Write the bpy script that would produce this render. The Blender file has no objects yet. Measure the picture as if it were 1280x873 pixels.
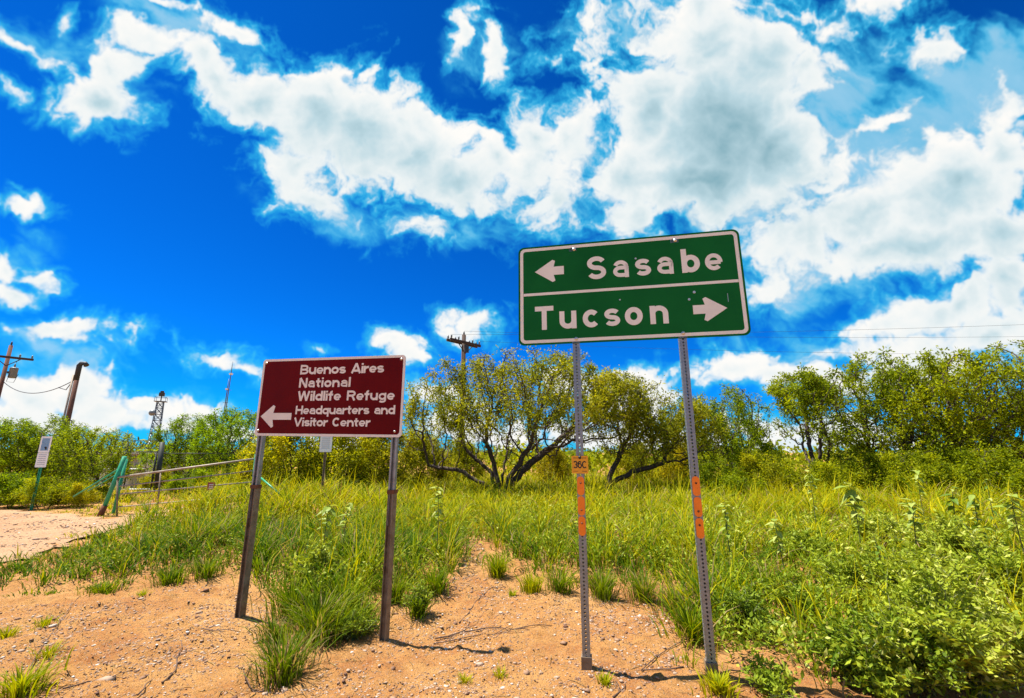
import bpy, bmesh, math, random
import numpy as np
from mathutils import Vector, Matrix, Quaternion

# ------------------------------------------------------------------ camera
scene = bpy.context.scene
COL = scene.collection
FPX, PITCH, EYE = 560.0, math.radians(13.0), 1.5
cam_d = bpy.data.cameras.new('camera')
cam = bpy.data.objects.new('camera', cam_d)
COL.objects.link(cam)
cam_d.sensor_width = 36.0
cam_d.lens = FPX / 1280.0 * 36.0
cam_d.clip_start, cam_d.clip_end = 0.05, 6000.0
cam.location = (0, 0, EYE)
cam.rotation_euler = (math.pi / 2 + PITCH, 0, 0)
scene.camera = cam

FWD = np.array([0, math.cos(PITCH), math.sin(PITCH)])
UPV = np.array([0, -math.sin(PITCH), math.cos(PITCH)])
RGT = np.array([1.0, 0, 0])
EYEP = np.array([0, 0, EYE])

# ------------------------------------------------------------------ light
SUN_EL, SUN_AZ = math.radians(66.0), math.radians(-76.0)     # azimuth from +Y towards +X
SUN_DIR = np.array([math.cos(SUN_EL) * math.sin(SUN_AZ), math.cos(SUN_EL) * math.cos(SUN_AZ), math.sin(SUN_EL)])
sun_d = bpy.data.lights.new('sun', 'SUN')
sun_d.energy, sun_d.angle, sun_d.color = 5.0, math.radians(0.53), (1.0, 0.94, 0.84)
sun = bpy.data.objects.new('sun', sun_d)
COL.objects.link(sun)
sun.rotation_euler = Vector(SUN_DIR.tolist()).to_track_quat('Z', 'Y').to_euler()

scene.view_settings.view_transform = 'Standard'
scene.view_settings.look = 'None'
scene.view_settings.gamma = 1.0
scene.view_settings.use_curve_mapping = False
EXPO = 1.2
scene.view_settings.exposure = EXPO
scene.cycles.max_bounces = 6
scene.cycles.transparent_max_bounces = 8
scene.cycles.caustics_reflective = scene.cycles.caustics_refractive = False


class NT:
    """small helper for node graphs"""
    def __init__(s, tree):
        s.t = tree; s.n = tree.nodes; s.l = tree.links
    def new(s, kind, **kw):
        n = s.n.new(kind)
        for k, v in kw.items(): setattr(n, k, v)
        return n
    def put(s, sock, v):
        if isinstance(v, bpy.types.NodeSocket): s.l.new(v, sock)
        elif v is not None: sock.default_value = v
    def math(s, op, a, b=None, c=None, clamp=False):
        n = s.new('ShaderNodeMath', operation=op, use_clamp=clamp)
        for i, v in enumerate((a, b, c)): s.put(n.inputs[i], v)
        return n.outputs[0]
    def vec(s, op, a, b=None, out=0):
        n = s.new('ShaderNodeVectorMath', operation=op)
        s.put(n.inputs[0], a)
        if b is not None: s.put(n.inputs['Scale' if op == 'SCALE' else 1], b)
        return n.outputs[out]
    def smooth(s, v, lo, hi, to0=0.0, to1=1.0, kind='SMOOTHSTEP'):
        n = s.new('ShaderNodeMapRange', interpolation_type=kind)
        s.put(n.inputs[0], v); n.inputs[1].default_value = lo; n.inputs[2].default_value = hi
        n.inputs[3].default_value = to0; n.inputs[4].default_value = to1
        return n.outputs[0]
    def noise(s, v, scale, detail=4, rough=.5, dist=0.0, lac=2.0, col=False):
        n = s.new('ShaderNodeTexNoise')
        if v is not None: s.put(n.inputs['Vector'], v)
        n.inputs['Scale'].default_value = scale; n.inputs['Detail'].default_value = detail
        n.inputs['Roughness'].default_value = rough; n.inputs['Distortion'].default_value = dist
        n.inputs['Lacunarity'].default_value = lac
        return n.outputs[1 if col else 0]
    def ramp(s, v, stops, interp='LINEAR'):
        n = s.new('ShaderNodeValToRGB'); n.color_ramp.interpolation = interp
        e = n.color_ramp.elements
        while len(e) < len(stops): e.new(0.5)
        for el, (p, c) in zip(e, stops):
            el.position = p; el.color = (*c, 1) if len(c) == 3 else c
        s.put(n.inputs[0], v)
        return n.outputs[0]
    def mix(s, f, a, b, blend='MIX'):
        n = s.new('ShaderNodeMix', data_type='RGBA', blend_type=blend)
        s.put(n.inputs[0], f)
        for k, v in ((6, a), (7, b)):
            s.put(n.inputs[k], (*v, 1) if isinstance(v, tuple) and len(v) == 3 else v)
        return n.outputs[2]


# ------------------------------------------------------------------ sky with fair-weather cumulus
world = bpy.data.worlds.new('World')
scene.world = world
world.use_nodes = True
W = NT(world.node_tree)
W.n.clear()
BG = 0.1
DAY = 2.0 ** -EXPO                                   # radiance of a white cloud at this exposure
sky = W.new('ShaderNodeTexSky', sky_type='NISHITA', sun_disc=False)
sky.sun_elevation, sky.sun_rotation = SUN_EL, SUN_AZ
sky.altitude, sky.air_density, sky.dust_density, sky.ozone_density = 1000, 1.0, 0.3, 3.0


def perlin2(x, y, seed=0):
    """gradient noise on arbitrary points, about -1..1"""
    rs = np.random.RandomState(seed)
    g = rs.rand(256, 256).astype(np.float32) * (2 * np.pi)
    gx, gy = np.cos(g), np.sin(g)
    xi, yi = np.floor(x), np.floor(y)
    fx, fy = (x - xi).astype(np.float32), (y - yi).astype(np.float32)
    xi = xi.astype(np.int32) & 255; yi = yi.astype(np.int32) & 255
    x1 = (xi + 1) & 255; y1 = (yi + 1) & 255
    u = fx * fx * fx * (fx * (fx * 6 - 15) + 10); v = fy * fy * fy * (fy * (fy * 6 - 15) + 10)
    d = lambda i, j, ox, oy: gx[j, i] * (fx - ox) + gy[j, i] * (fy - oy)
    a = d(xi, yi, 0, 0); b = d(x1, yi, 1, 0); c = d(xi, y1, 0, 1); e = d(x1, y1, 1, 1)
    a = a + u * (b - a); c = c + u * (e - c)
    return (a + v * (c - a)) * 1.45

def fbm2(x, y, octaves, rough=.5, seed=0, billow=False):
    t = np.zeros_like(x, dtype=np.float32); amp = 1.0; f = 1.0
    for o in range(octaves):
        n = perlin2(x * f + 17.3 * o, y * f - 9.1 * o, seed + o)
        t += amp * ((1 - 2 * np.abs(n)) * .6 if billow else n)
        amp *= rough; f *= 2.03
    return t

def sstep(v, lo, hi):
    t = np.clip((v - lo) / (hi - lo), 0, 1)
    return t * t * (3 - 2 * t)

# (x, y, rx, ry, turn, weight) of each cloud mass, in hundredths of that plane's picture grid
CLOUDS = [
 (195,2,42,12,5,.8),(190,42,46,22,15,.8),(290,38,46,18,20,.75),(240,72,60,28,40,.9),
 (270,100,62,34,38,1),(325,125,66,46,38,1.1),(395,150,84,66,32,1.25),(455,165,86,74,22,1.3),
 (520,190,80,58,18,1.2),(570,222,66,52,10,1.15),(610,205,40,44,0,1),(395,255,52,26,25,.75),(365,205,46,44,20,.9),
 (415,120,52,40,30,1),(505,150,40,36,20,.9),
 (118,130,62,36,12,1.3),(146,86,40,30,-30,.9),(85,22,16,14,0,.5),(40,60,60,10,30,.38),
 (574,46,13,46,10,.8),(622,58,15,46,-6,.8),(596,14,16,18,0,.5),(770,30,64,36,-10,.48),(730,60,30,30,0,.4),
 (540,285,50,20,10,.5),(10,105,20,9,10,.4),
 (668,170,50,42,-10,1),(715,175,40,46,0,1),(690,255,46,38,-25,.85),(655,215,46,40,0,.9),
 (790,215,60,64,10,1.15),(815,130,66,80,20,1.25),(880,60,74,80,20,1.1),(905,160,104,104,30,1.9),
 (950,80,84,80,0,1.15),(880,228,96,50,-6,1.7),(1015,85,36,52,20,.9),(785,268,56,34,-5,.8),(880,5,60,40,0,1.0),
 (960,190,76,70,0,1.6),(1100,2,60,14,-10,.6),
 (1160,64,38,28,-10,.78),(991,180,13,10,0,.6),(1085,158,52,13,-32,.62),(1040,215,80,30,-20,.55),(1040,40,40,16,-35,.5),
 (1090,262,120,56,-24,1.1),(1185,235,120,70,-18,1.25),(1255,190,60,56,-20,1.0),(1000,300,86,46,-14,.95),
 (1140,308,150,40,-8,1.15),(1250,290,80,50,-12,1.1),(950,362,50,24,-8,.62),(1262,130,46,28,-25,.55),
 (1190,380,110,34,-18,1.0),(1262,350,60,50,-15,1.05),(1110,412,70,24,-16,.9),(1240,418,90,34,-5,1.1),(1080,440,60,22,0,.8),
 (920,460,52,28,-12,1.0),(975,466,52,24,0,1.0),(1030,474,60,22,0,.95),(1150,460,130,30,0,.9),
 (592,404,32,20,12,.8),(492,430,36,17,5,.85),(516,450,18,18,0,.8),(275,452,50,17,16,.78),(305,463,34,12,10,.7),(400,441,14,6,0,.5),
 (30,264,30,13,6,.62),(8,330,16,26,0,.8),(46,342,28,15,20,.8),(18,366,36,16,0,.85),(80,410,82,16,3,.85),(100,428,50,12,0,.45),
 (45,490,62,40,10,1.15),(105,490,48,36,0,1.1),(30,525,70,24,0,.9),(130,520,60,26,0,1),(185,512,46,18,0,.85),(240,510,50,16,0,.9),(215,530,80,20,0,.8),
 (545,500,50,16,0,.7),(590,545,90,24,0,.85),(700,480,40,26,0,.8),(790,500,60,46,0,1),(820,545,110,30,0,.95),(700,540,70,26,0,.8),(425,552,50,16,0,.9),
 (1040,545,120,26,0,.9),(330,540,90,14,0,.6),
]

# thin streaky cloud between the masses
VEILS = [(1120,190,200,110,-25,1.0),(1240,110,130,80,-25,.95),(1060,120,120,60,-40,.7),(780,30,100,50,-10,.55),(70,55,110,34,28,.45),(240,40,130,40,25,.6),
         (150,95,90,70,20,.5),(400,245,110,44,25,.55),(560,290,100,40,5,.5),(690,230,90,80,0,.6),(600,50,60,70,0,.45),(960,240,120,60,-10,.8),(1050,330,200,60,-12,.7),
         (1180,420,180,60,-10,.6),(1000,440,150,50,0,.5),(60,470,140,70,0,.6),(200,510,120,40,0,.5),(80,430,110,40,0,.45),(30,300,60,50,0,.3),(1040,30,90,40,-30,.5)]

def cloud_shade(dens, X, Y, step, sdir, far=1.0):
    """cover, light and veil of a cloud sheet of the given density, lit from sdir"""
    cover = sstep(dens, -.04, .58)
    veil = sstep(dens, -.40, .25)
    thick = np.clip(dens, 0, 1.6)
    dep = np.zeros_like(dens)
    h, w = dens.shape
    for k in (1, 2, 4, 7, 11, 16, 23, 32, 44):       # what lies between the cloud and the sun
        dx, dy = int(round(sdir[0] * k * 2.2 / step)), int(round(sdir[1] * k * 2.2 / step))
        ys = np.clip(np.arange(h) + dy, 0, h - 1); xs = np.clip(np.arange(w) + dx, 0, w - 1)
        dep += thick[ys][:, xs] * (0.16 if k < 8 else .30)
    return cover, veil, thick, dep

def build_clouds():
    # cloud masses on a plane tangent to the sky in the bearing of the view
    x0, x1, y0, y1, st = -260, 1540, -330, 640, 1.0
    X, Y = np.meshgrid(np.arange(x0, x1, st, dtype=np.float32), np.arange(y0, y1, st, dtype=np.float32))
    wx = fbm2(X / 95, Y / 95, 6, .55, 11); wy = fbm2(X / 95 + 40, Y / 95 + 7, 6, .55, 31)
    PX, PY = X + wx * 17, Y + wy * 15
    lay = np.full_like(X, -1.0)
    for (cx, cy, rx, ry, turn, wgt) in CLOUDS:
        R_ = max(rx, ry) * 2.6 + 60
        i0, i1 = max(0, int((cx - R_ - x0) / st)), min(X.shape[1], int((cx + R_ - x0) / st))
        j0, j1 = max(0, int((cy - R_ - y0) / st)), min(X.shape[0], int((cy + R_ - y0) / st))
        if i1 <= i0 or j1 <= j0: continue
        dx, dy = PX[j0:j1, i0:i1] - cx, PY[j0:j1, i0:i1] - cy
        c, s = math.cos(math.radians(turn)), math.sin(math.radians(turn))
        ln = np.hypot((dx * c + dy * s) / (rx * 1.16), (-dx * s + dy * c) / (ry * 1.16))
        v = wgt * (1 - ln)
        L = lay[j0:j1, i0:i1]
        hmix = np.maximum(.12 - np.abs(L - v), 0) / .12
        lay[j0:j1, i0:i1] = np.maximum(L, v) + hmix * hmix * .03
    lay = np.maximum(lay, -1)
    out_ = np.clip(np.maximum(np.maximum(-60 - X, X - 1340), -40 - Y) / 160, 0, 1)
    rest = fbm2(PX / 210, PY / 150, 3, .5, 77) * 1.1 - .25
    lay = lay * (1 - out_) + rest * out_
    n_a = fbm2(PX / 70, PY / 62, 8, .56, 5)
    n_b = fbm2(PX / 46 + wx, PY / 46 + wy, 5, .5, 55, True)
    n_c = fbm2((PX + PY * .3) / 120, (PY - PX * .2) / 60, 7, .62, 91)
    n_d = fbm2((X + wx * 26) / 24, (Y + wy * 22) / 22, 6, .6, 123)
    edge = sstep(lay, .95, .1)
    dens = lay * 1.05 + n_a * .42 * (.4 + .6 * edge) + n_b * .15 + n_d * .23 * edge - .06 + np.minimum(n_c, 0) * .42 * edge
    haze_ = np.zeros_like(X)
    for (cx, cy, rx, ry, turn, wgt) in VEILS:
        dx, dy = PX - cx, PY - cy
        c, s = math.cos(math.radians(turn)), math.sin(math.radians(turn))
        haze_ = np.maximum(haze_, wgt * np.clip(1 - np.hypot((dx * c + dy * s) / (rx * 1.25), (-dx * s + dy * c) / (ry * 1.25)), 0, 1))
    streak = fbm2((X * .9 + Y * .45 + wx * 10) / 85, (Y * .9 - X * .45 + wy * 10) / 42, 7, .58, 145)
    haze_ = sstep(haze_ * 1.6 + streak * .40, .15, 1.05) * sstep(haze_, .02, .22)
    sp = np.array([SUN_DIR @ RGT, -(SUN_DIR @ UPV)]); sp /= np.linalg.norm(sp)
    cover, veil, thick, dep = cloud_shade(dens, X, Y, st, sp)
    light = np.exp(-dep * .70)
    m_a = fbm2((X + wx * 5) / 60, (Y + wy * 5) / 50, 6, .5, 205); m_b = fbm2((X + wx * 6) / 34, (Y + wy * 6) / 30, 4, .5, 255, True)
    relief = m_b * .12 + m_a * .07
    core = sstep(lay + .12 * m_a, .40, 1.55)
    low = sstep(Y, 330, 500)                          # seen from the side, distant cumulus show their lit flanks
    b = .98 - (.36 - .14 * low) * core - .30 * (1 - light) * (1 - .4 * low) + relief * (.75 + .2 * core)
    b = np.clip(b, .12, 1) * (.70 + .30 * sstep(dens, 0.0, .5))
    veil = np.maximum(veil, np.clip(haze_ * 1.3, 0, 1))
    thin_ = haze_ ** 1.4 * .46
    b = np.where(cover > .02, b, .72)
    b = (b * cover + (.72 + .12 * streak) * thin_ * (1 - cover)) / np.maximum(cover + thin_ * (1 - cover), 1e-3)
    cover = cover + thin_ * (1 - cover)
    return (x0, y0, st), cover, veil, np.clip(b, .1, 1)

def sky_panorama():
    """latitude-longitude panorama of the clouds: R cover, G brightness, B veil"""
    (x0, y0, st), cover, veil, bright = build_clouds()
    Wd, Hd = 4096, 2048
    pan = np.zeros((Hd, Wd, 4), np.float32); pan[..., 3] = 1
    # rest of the sky at a quarter of the resolution: the same sort of cumulus on a level layer
    lw, lh = 1024, 512
    lon = np.pi - (np.arange(lw) + .5) / lw * 2 * np.pi; lat = (np.arange(lh) + .5) / lh * np.pi - np.pi / 2
    LO, LA = np.meshgrid(lon, lat)
    r = np.cos(LA) / np.maximum(np.sin(LA) + .16, .05)
    gx, gy = (r * np.cos(LO)).astype(np.float32), (r * np.sin(LO)).astype(np.float32)
    d = fbm2(gx * 1.5 + 5, gy * 1.5, 7, .55, 7) * .75 - .02
    d = np.where(LA < -.02, -1, d)
    near_sun = np.arccos(np.clip(np.cos(LA) * np.cos(LO - (np.pi / 2 - SUN_AZ)) * math.cos(SUN_EL) + np.sin(LA) * math.sin(SUN_EL), -1, 1))
    d = d - 1.2 * sstep(near_sun, .35, .12)           # the sun stands in a clear gap
    low = np.stack([sstep(d, 0, .3), np.clip(1 - .5 * sstep(d, .2, 1), 0, 1), sstep(d, -.34, .22)], -1).astype(np.float32)
    def grow(A, ax, n):
        t = (np.arange(n) + .5) * A.shape[ax] / n - .5
        i = np.floor(t).astype(int); f_ = (t - i).astype(np.float32)
        a = np.take(A, np.clip(i, 0, A.shape[ax] - 1), ax); b = np.take(A, np.clip(i + 1, 0, A.shape[ax] - 1), ax)
        f_ = f_[:, None, None] if ax == 0 else f_[None, :, None]
        return a * (1 - f_) + b * f_
    pan[..., :3] = grow(grow(low, 0, Hd), 1, Wd)
    # the part in the bearing of the photograph
    c0, c1, r0, r1 = 0, Wd, int(Hd * .46), int(Hd * .98)
    lon = np.pi - (np.arange(Wd) + .5) / Wd * 2 * np.pi; lat = (np.arange(r0, r1) + .5) / Hd * np.pi - np.pi / 2
    cols = np.where(np.abs(lon - np.pi / 2) < 1.15)[0]
    LO, LA = np.meshgrid(lon[cols], lat)
    dx, dy, dz = np.cos(LA) * np.cos(LO), np.cos(LA) * np.sin(LO), np.sin(LA)
    f = dy * FWD[1] + dz * FWD[2]
    ok = f > .25
    f = np.where(ok, f, 1)
    px = 640 + FPX * dx / f; py = 436.5 - FPX * (dy * UPV[1] + dz * UPV[2]) / f
    gx, gy = (px - x0) / st, (py - y0) / st
    h, w = cover.shape
    edge = np.minimum(np.minimum(gx, w - 2 - gx), np.minimum(gy, h + 900 - gy))
    wgt = sstep(edge, 4, 110) * ok
    gx = np.clip(gx, 0, w - 1.001); gy = np.clip(gy, 0, h - 1.001)
    i, j = gx.astype(int), gy.astype(int); fx, fy = gx - i, gy - j
    blk = pan[r0:r1][:, cols]
    for k, A in enumerate((cover, bright, veil)):
        v = (A[j, np.minimum(i + 1, w - 1)] * fx + A[j, i] * (1 - fx)) * (1 - fy) + (A[np.minimum(j + 1, h - 1), np.minimum(i + 1, w - 1)] * fx + A[np.minimum(j + 1, h - 1), i] * (1 - fx)) * fy
        blk[..., k] = blk[..., k] * (1 - wgt) + v * wgt
    sub = pan[r0:r1]; sub[:, cols] = blk; pan[r0:r1] = sub
    img = bpy.data.images.new('cloud_panorama', Wd, Hd, alpha=False, float_buffer=True)
    img.colorspace_settings.name = 'Non-Color'
    img.pixels.foreach_set(np.ascontiguousarray(pan).ravel())
    img.update(); img.pack()
    return img

gam = W.new('ShaderNodeGamma'); W.put(gam.inputs[0], sky.outputs[0]); gam.inputs[1].default_value = 1.3
tint = W.mix(1.0, gam.outputs[0], (0.008 * DAY, 0.43 * DAY, 0.96 * DAY), 'MULTIPLY')
tc = W.new('ShaderNodeTexCoord').outputs['Generated']
env = W.new('ShaderNodeTexEnvironment'); env.image = sky_panorama(); env.interpolation = 'Cubic'
W.put(env.inputs[0], tc)
sep = W.new('ShaderNodeSeparateColor'); W.put(sep.inputs[0], env.outputs[0])
cloud = W.ramp(sep.outputs[1], [(0, (.10, .34, .46)), (.35, (.26, .46, .54)), (.62, (.52, .70, .77)), (.82, (.84, .90, .91)), (1, (1.0, .985, .95))])
cloud = W.mix(W.smooth(sep.outputs[0], .05, .75), (.10, .66, .90), cloud)      # thin cloud lets the blue through
cloud = W.vec('SCALE', cloud, DAY / BG)
thin = (.03 * DAY / BG, .52 * DAY / BG, .88 * DAY / BG)
c1 = W.mix(W.math('MULTIPLY', sep.outputs[2], .72), tint, thin)
c2 = W.mix(sep.outputs[0], c1, cloud)
bgn = W.new('ShaderNodeBackground'); bgn.inputs['Strength'].default_value = BG
W.put(bgn.inputs['Color'], c2)
wout = W.new('ShaderNodeOutputWorld')
W.l.new(bgn.outputs[0], wout.inputs[0])

# ================================================================== helpers
RNG = np.random.RandomState(7)

def tag(o, label=None, cat=None, group=None, kind=None):
    if label: o['label'] = label
    if cat: o['category'] = cat
    if group: o['group'] = group
    if kind: o['kind'] = kind
    return o

def empty(name, loc=(0, 0, 0), rz=0.0, label=None, cat=None, group=None):
    o = bpy.data.objects.new(name, None)
    o.empty_display_size = .1
    COL.objects.link(o)
    o.location = loc; o.rotation_euler = (0, 0, rz)
    return tag(o, label, cat, group)

def link(name, me, mat=None, parent=None, loc=None):
    o = bpy.data.objects.new(name, me)
    COL.objects.link(o)
    if mat is not None and not me.materials: me.materials.append(mat)
    if parent is not None: o.parent = parent
    if loc is not None: o.location = loc
    return o

def mesh_np(name, V, F, attrs=None, smooth=False):
    """mesh from arrays; F is (n, 3) or (n, 4)"""
    V = np.asarray(V, np.float32); F = np.asarray(F, np.int32)
    me = bpy.data.meshes.new(name)
    n, k = F.shape
    me.vertices.add(len(V)); me.vertices.foreach_set('co', V.ravel())
    me.loops.add(n * k); me.loops.foreach_set('vertex_index', F.ravel())
    me.polygons.add(n); me.polygons.foreach_set('loop_start', np.arange(0, n * k, k, dtype=np.int32))
    me.polygons.foreach_set('loop_total', np.full(n, k, np.int32))
    for an, av in (attrs or {}).items():
        a = me.attributes.new(an, 'FLOAT', 'POINT')
        a.data.foreach_set('value', np.asarray(av, np.float32))
    me.update(calc_edges=True)
    if smooth: me.polygons.foreach_set('use_smooth', np.ones(n, bool))
    me.validate()
    return me

class MB:
    """collects simple shapes into one mesh"""
    def __init__(s): s.v = []; s.f = []
    def add(s, vs, fs):
        b = len(s.v); s.v += [tuple(map(float, q)) for q in vs]; s.f += [tuple(i + b for i in f) for f in fs]
        return s
    def box(s, a, b, M=None):
        (x0, y0, z0), (x1, y1, z1) = a, b
        vs = [(x0, y0, z0), (x1, y0, z0), (x1, y1, z0), (x0, y1, z0), (x0, y0, z1), (x1, y0, z1), (x1, y1, z1), (x0, y1, z1)]
        if M is not None: vs = [tuple(M @ Vector(q)) for q in vs]
        return s.add(vs, [(3, 2, 1, 0), (4, 5, 6, 7), (0, 1, 5, 4), (1, 2, 6, 5), (2, 3, 7, 6), (3, 0, 4, 7)])
    def tube(s, pts, r, sides=8, caps=True):
        pts = [Vector(p) for p in pts]; n = len(pts)
        rs = r if hasattr(r, '__len__') else [r] * n
        base = len(s.v); ref = None
        for i, p in enumerate(pts):
            d = (pts[min(i + 1, n - 1)] - pts[max(i - 1, 0)]).normalized()
            if ref is None: ref = d.orthogonal().normalized()
            ref = (ref - d * ref.dot(d)).normalized(); bn = d.cross(ref)
            for k in range(sides):
                a = 2 * math.pi * k / sides
                s.v.append(tuple(p + (ref * math.cos(a) + bn * math.sin(a)) * rs[i]))
        for i in range(n - 1):
            for k in range(sides):
                a, b = base + i * sides + k, base + i * sides + (k + 1) % sides
                s.f.append((a, b, b + sides, a + sides))
        if caps:
            s.f.append(tuple(base + k for k in reversed(range(sides))))
            s.f.append(tuple(base + (n - 1) * sides + k for k in range(sides)))
        return s
    def lathe(s, prof, sides=14, at=(0, 0, 0), M=None):
        base = len(s.v)
        for (r, z) in prof:
            for k in range(sides):
                a = 2 * math.pi * k / sides
                q = Vector((r * math.cos(a), r * math.sin(a), z))
                if M is not None: q = M @ q
                s.v.append(tuple(q + Vector(at)))
        m = len(prof)
        for i in range(m - 1):
            for k in range(sides):
                a, b = base + i * sides + k, base + i * sides + (k + 1) % sides
                s.f.append((a, b, b + sides, a + sides))
        s.f.append(tuple(base + k for k in reversed(range(sides))))
        s.f.append(tuple(base + (m - 1) * sides + k for k in range(sides)))
        return s
    def prism(s, poly, y0, y1):
        """polygon in the XZ plane pushed from y0 to y1"""
        n = len(poly)
        vs = [(x, y0, z) for x, z in poly] + [(x, y1, z) for x, z in poly]
        fs = [tuple(range(n)), tuple(reversed(range(n, 2 * n)))] + [(i, i + n, (i + 1) % n + n, (i + 1) % n) for i in range(n)]
        return s.add(vs, fs)
    def mesh(s, name, smooth=False, bevel=0):
        me = bpy.data.meshes.new(name); me.from_pydata(s.v, [], s.f)
        bm = bmesh.new(); bm.from_mesh(me)
        bmesh.ops.recalc_face_normals(bm, faces=bm.faces)
        if bevel: bmesh.ops.bevel(bm, geom=bm.edges[:], offset=bevel, segments=1, affect='EDGES')
        bm.to_mesh(me); bm.free()
        if smooth:
            me.polygons.foreach_set('use_smooth', [len(p.vertices) == 4 for p in me.polygons])
        return me
    def build(s, name, mat, parent=None, smooth=False, bevel=0):
        return link(name, s.mesh(name, smooth, bevel), mat, parent)

def copy_tree(o, parent=None):
    c = o.copy(); COL.objects.link(c); c.parent = parent
    for ch in list(o.children): copy_tree(ch, c)
    return c

# ------------------------------------------------------------------ terrain and pixel directions
def gauss(x, y, cx, cy, s): return np.exp(-((x - cx) ** 2 + (y - cy) ** 2) / (2 * s * s))

def height(x, y):
    x = np.asarray(x, float); y = np.asarray(y, float)
    h = -.077 * gauss(x, y, -1.073, 4.237, .75) + .03 * gauss(x, y, 1.33, 3.39, .4)
    far = np.clip((y - 6) / 6, 0, 1)
    h = h + .10 * gauss(x, y, -3.4, 7.6, 1.3) * 1.0 + .08 * gauss(x, y, 3, 8, 2.5)
    h = h + .35 * gauss(x, y, -5.6, 11.6, 1.5)
    h = h + far * (.05 * np.sin(x * .31 + 1) * np.cos(y * .23))
    return h

def ray(px, py): return FWD + (px - 640) / FPX * RGT + (436.5 - py) / FPX * UPV

def ground_at(px, py, lift=0.0):
    z = 0.0; d = ray(px, py)
    for _ in range(8):
        p = EYEP + d * (z - EYE) / d[2]
        z = float(height(p[0], p[1])) + lift
    p[2] = z - lift
    return p

def at_depth(px, py, y):
    d = ray(px, py); return EYEP + d * (y / d[1])

def to_px(V):
    q = np.asarray(V, float) - EYEP
    f = np.maximum(q @ FWD, 1e-3)
    return 640 + FPX * (q @ RGT) / f, 436.5 - FPX * (q @ UPV) / f

def inside(px, py, poly):
    c = np.zeros(len(px), bool); n = len(poly)
    for i in range(n):
        (xa, ya), (xb, yb) = poly[i], poly[(i + 1) % n]
        if ya == yb: continue
        c ^= ((ya > py) != (yb > py)) & (px < (xb - xa) * (py - ya) / (yb - ya) + xa)
    return c

# ------------------------------------------------------------------ materials
def material(name):
    m = bpy.data.materials.new(name); m.use_nodes = True
    t = NT(m.node_tree); bs = t.n['Principled BSDF']
    return m, t, bs

def plain(name, col, rough=.6, metal=0.0, vary=.15, scale=8.0, bump=0.0, col2=None, spec=.5):
    m, t, bs = material(name)
    co = t.new('ShaderNodeTexCoord').outputs['Object']
    n = t.noise(co, scale, 6, .6)
    c2 = col2 or tuple(max(0, c * (1 - vary * 2)) for c in col)
    t.put(bs.inputs['Base Color'], t.ramp(n, [(.3, c2), (.62, col)]))
    bs.inputs['Metallic'].default_value = metal
    bs.inputs['Specular IOR Level'].default_value = spec
    t.put(bs.inputs['Roughness'], t.smooth(n, .2, .8, max(.02, rough - .12), min(1, rough + .12), 'LINEAR'))
    if bump:
        b = t.new('ShaderNodeBump'); b.inputs['Strength'].default_value = bump; b.inputs['Distance'].default_value = .01
        t.put(b.inputs['Height'], t.noise(co, scale * 6, 4, .6)); t.put(bs.inputs['Normal'], b.outputs[0])
    return m

def foliage(name, stops, trans=.4, rough=.5, spec=.3):
    m, t, bs = material(name)
    tone = t.new('ShaderNodeAttribute', attribute_name='tone').outputs['Fac']
    oi = t.new('ShaderNodeObjectInfo')
    c = t.ramp(tone, stops)
    c = t.mix(1.0, c, oi.outputs['Color'], 'MULTIPLY')
    t.put(bs.inputs['Base Color'], c)
    bs.inputs['Roughness'].default_value = rough; bs.inputs['Specular IOR Level'].default_value = spec
    tr = t.new('ShaderNodeBsdfTranslucent')
    t.put(tr.inputs[0], t.mix(1.0, c, (1.35, 1.25, .55), 'MULTIPLY'))
    mx = t.new('ShaderNodeMixShader'); mx.inputs[0].default_value = trans
    t.l.new(bs.outputs[0], mx.inputs[1]); t.l.new(tr.outputs[0], mx.inputs[2])
    t.l.new(mx.outputs[0], t.n['Material Output'].inputs[0])
    return m

STRAW = (.34, .25, .11)
M = {}
M['grass'] = foliage('grass_blades', [(0, (.20, .13, .06)), (.08, STRAW), (.14, (.045, .11, .003)), (.45, (.17, .235, .003)), (.75, (.33, .345, .004)), (1, (.48, .42, .006))], .36, .6, .08)
M['mesq'] = foliage('mesquite_leaves', [(0, (.06, .085, .005)), (.5, (.22, .24, .008)), (1, (.44, .40, .012))], .5, .6, .12)
M['dense'] = foliage('dense_leaves', [(0, (.045, .08, .003)), (.5, (.22, .265, .005)), (1, (.46, .45, .008))], .48, .6, .1)
M['shrub'] = foliage('shrub_leaves', [(0, (.035, .085, .004)), (.4, (.15, .225, .010)), (.8, (.34, .39, .025)), (1, (.60, .60, .18))], .28, .55, .15)
M['broad'] = foliage('broad_leaves', [(0, (.05, .12, .012)), (.6, (.20, .29, .03)), (1, (.38, .43, .10))], .32, .5, .2)
M['bark'] = plain('bark', (.075, .048, .034), .9, 0, .3, 14, .8)
M['twig'] = plain('dead_twig', (.13, .075, .05), .9, 0, .3, 20, .5)
M['stem'] = plain('green_stem', (.13, .15, .04), .7, 0, .3, 20)
M['galv'] = plain('galvanised_steel', (.27, .30, .33), .45, .7, .16, 30, .1)
M['old_post'] = plain('weathered_steel', (.34, .35, .36), .5, .6, .25, 12, .2, (.20, .20, .20))
M['rust'] = plain('rusty_steel', (.20, .075, .03), .85, .2, .3, 20, .5, (.08, .035, .02))
M['rust_post'] = plain('dusty_rusted_steel', (.26, .20, .14), .65, .4, .25, 16, .3, (.14, .09, .055))
M['green'] = plain('green_sheeting', (.004, .125, .022), .5, 0, .10, 2.2, 0, (.002, .092, .014), spec=.12)
M['white'] = plain('white_sheeting', (.80, .79, .74), .5, 0, .06, 7, 0, (.72, .71, .66), spec=.2)
M['maroon'] = plain('brown_sheeting', (.135, .003, .004), .5, 0, .1, 2.5, 0, (.100, .0015, .002), spec=.08)
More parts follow.
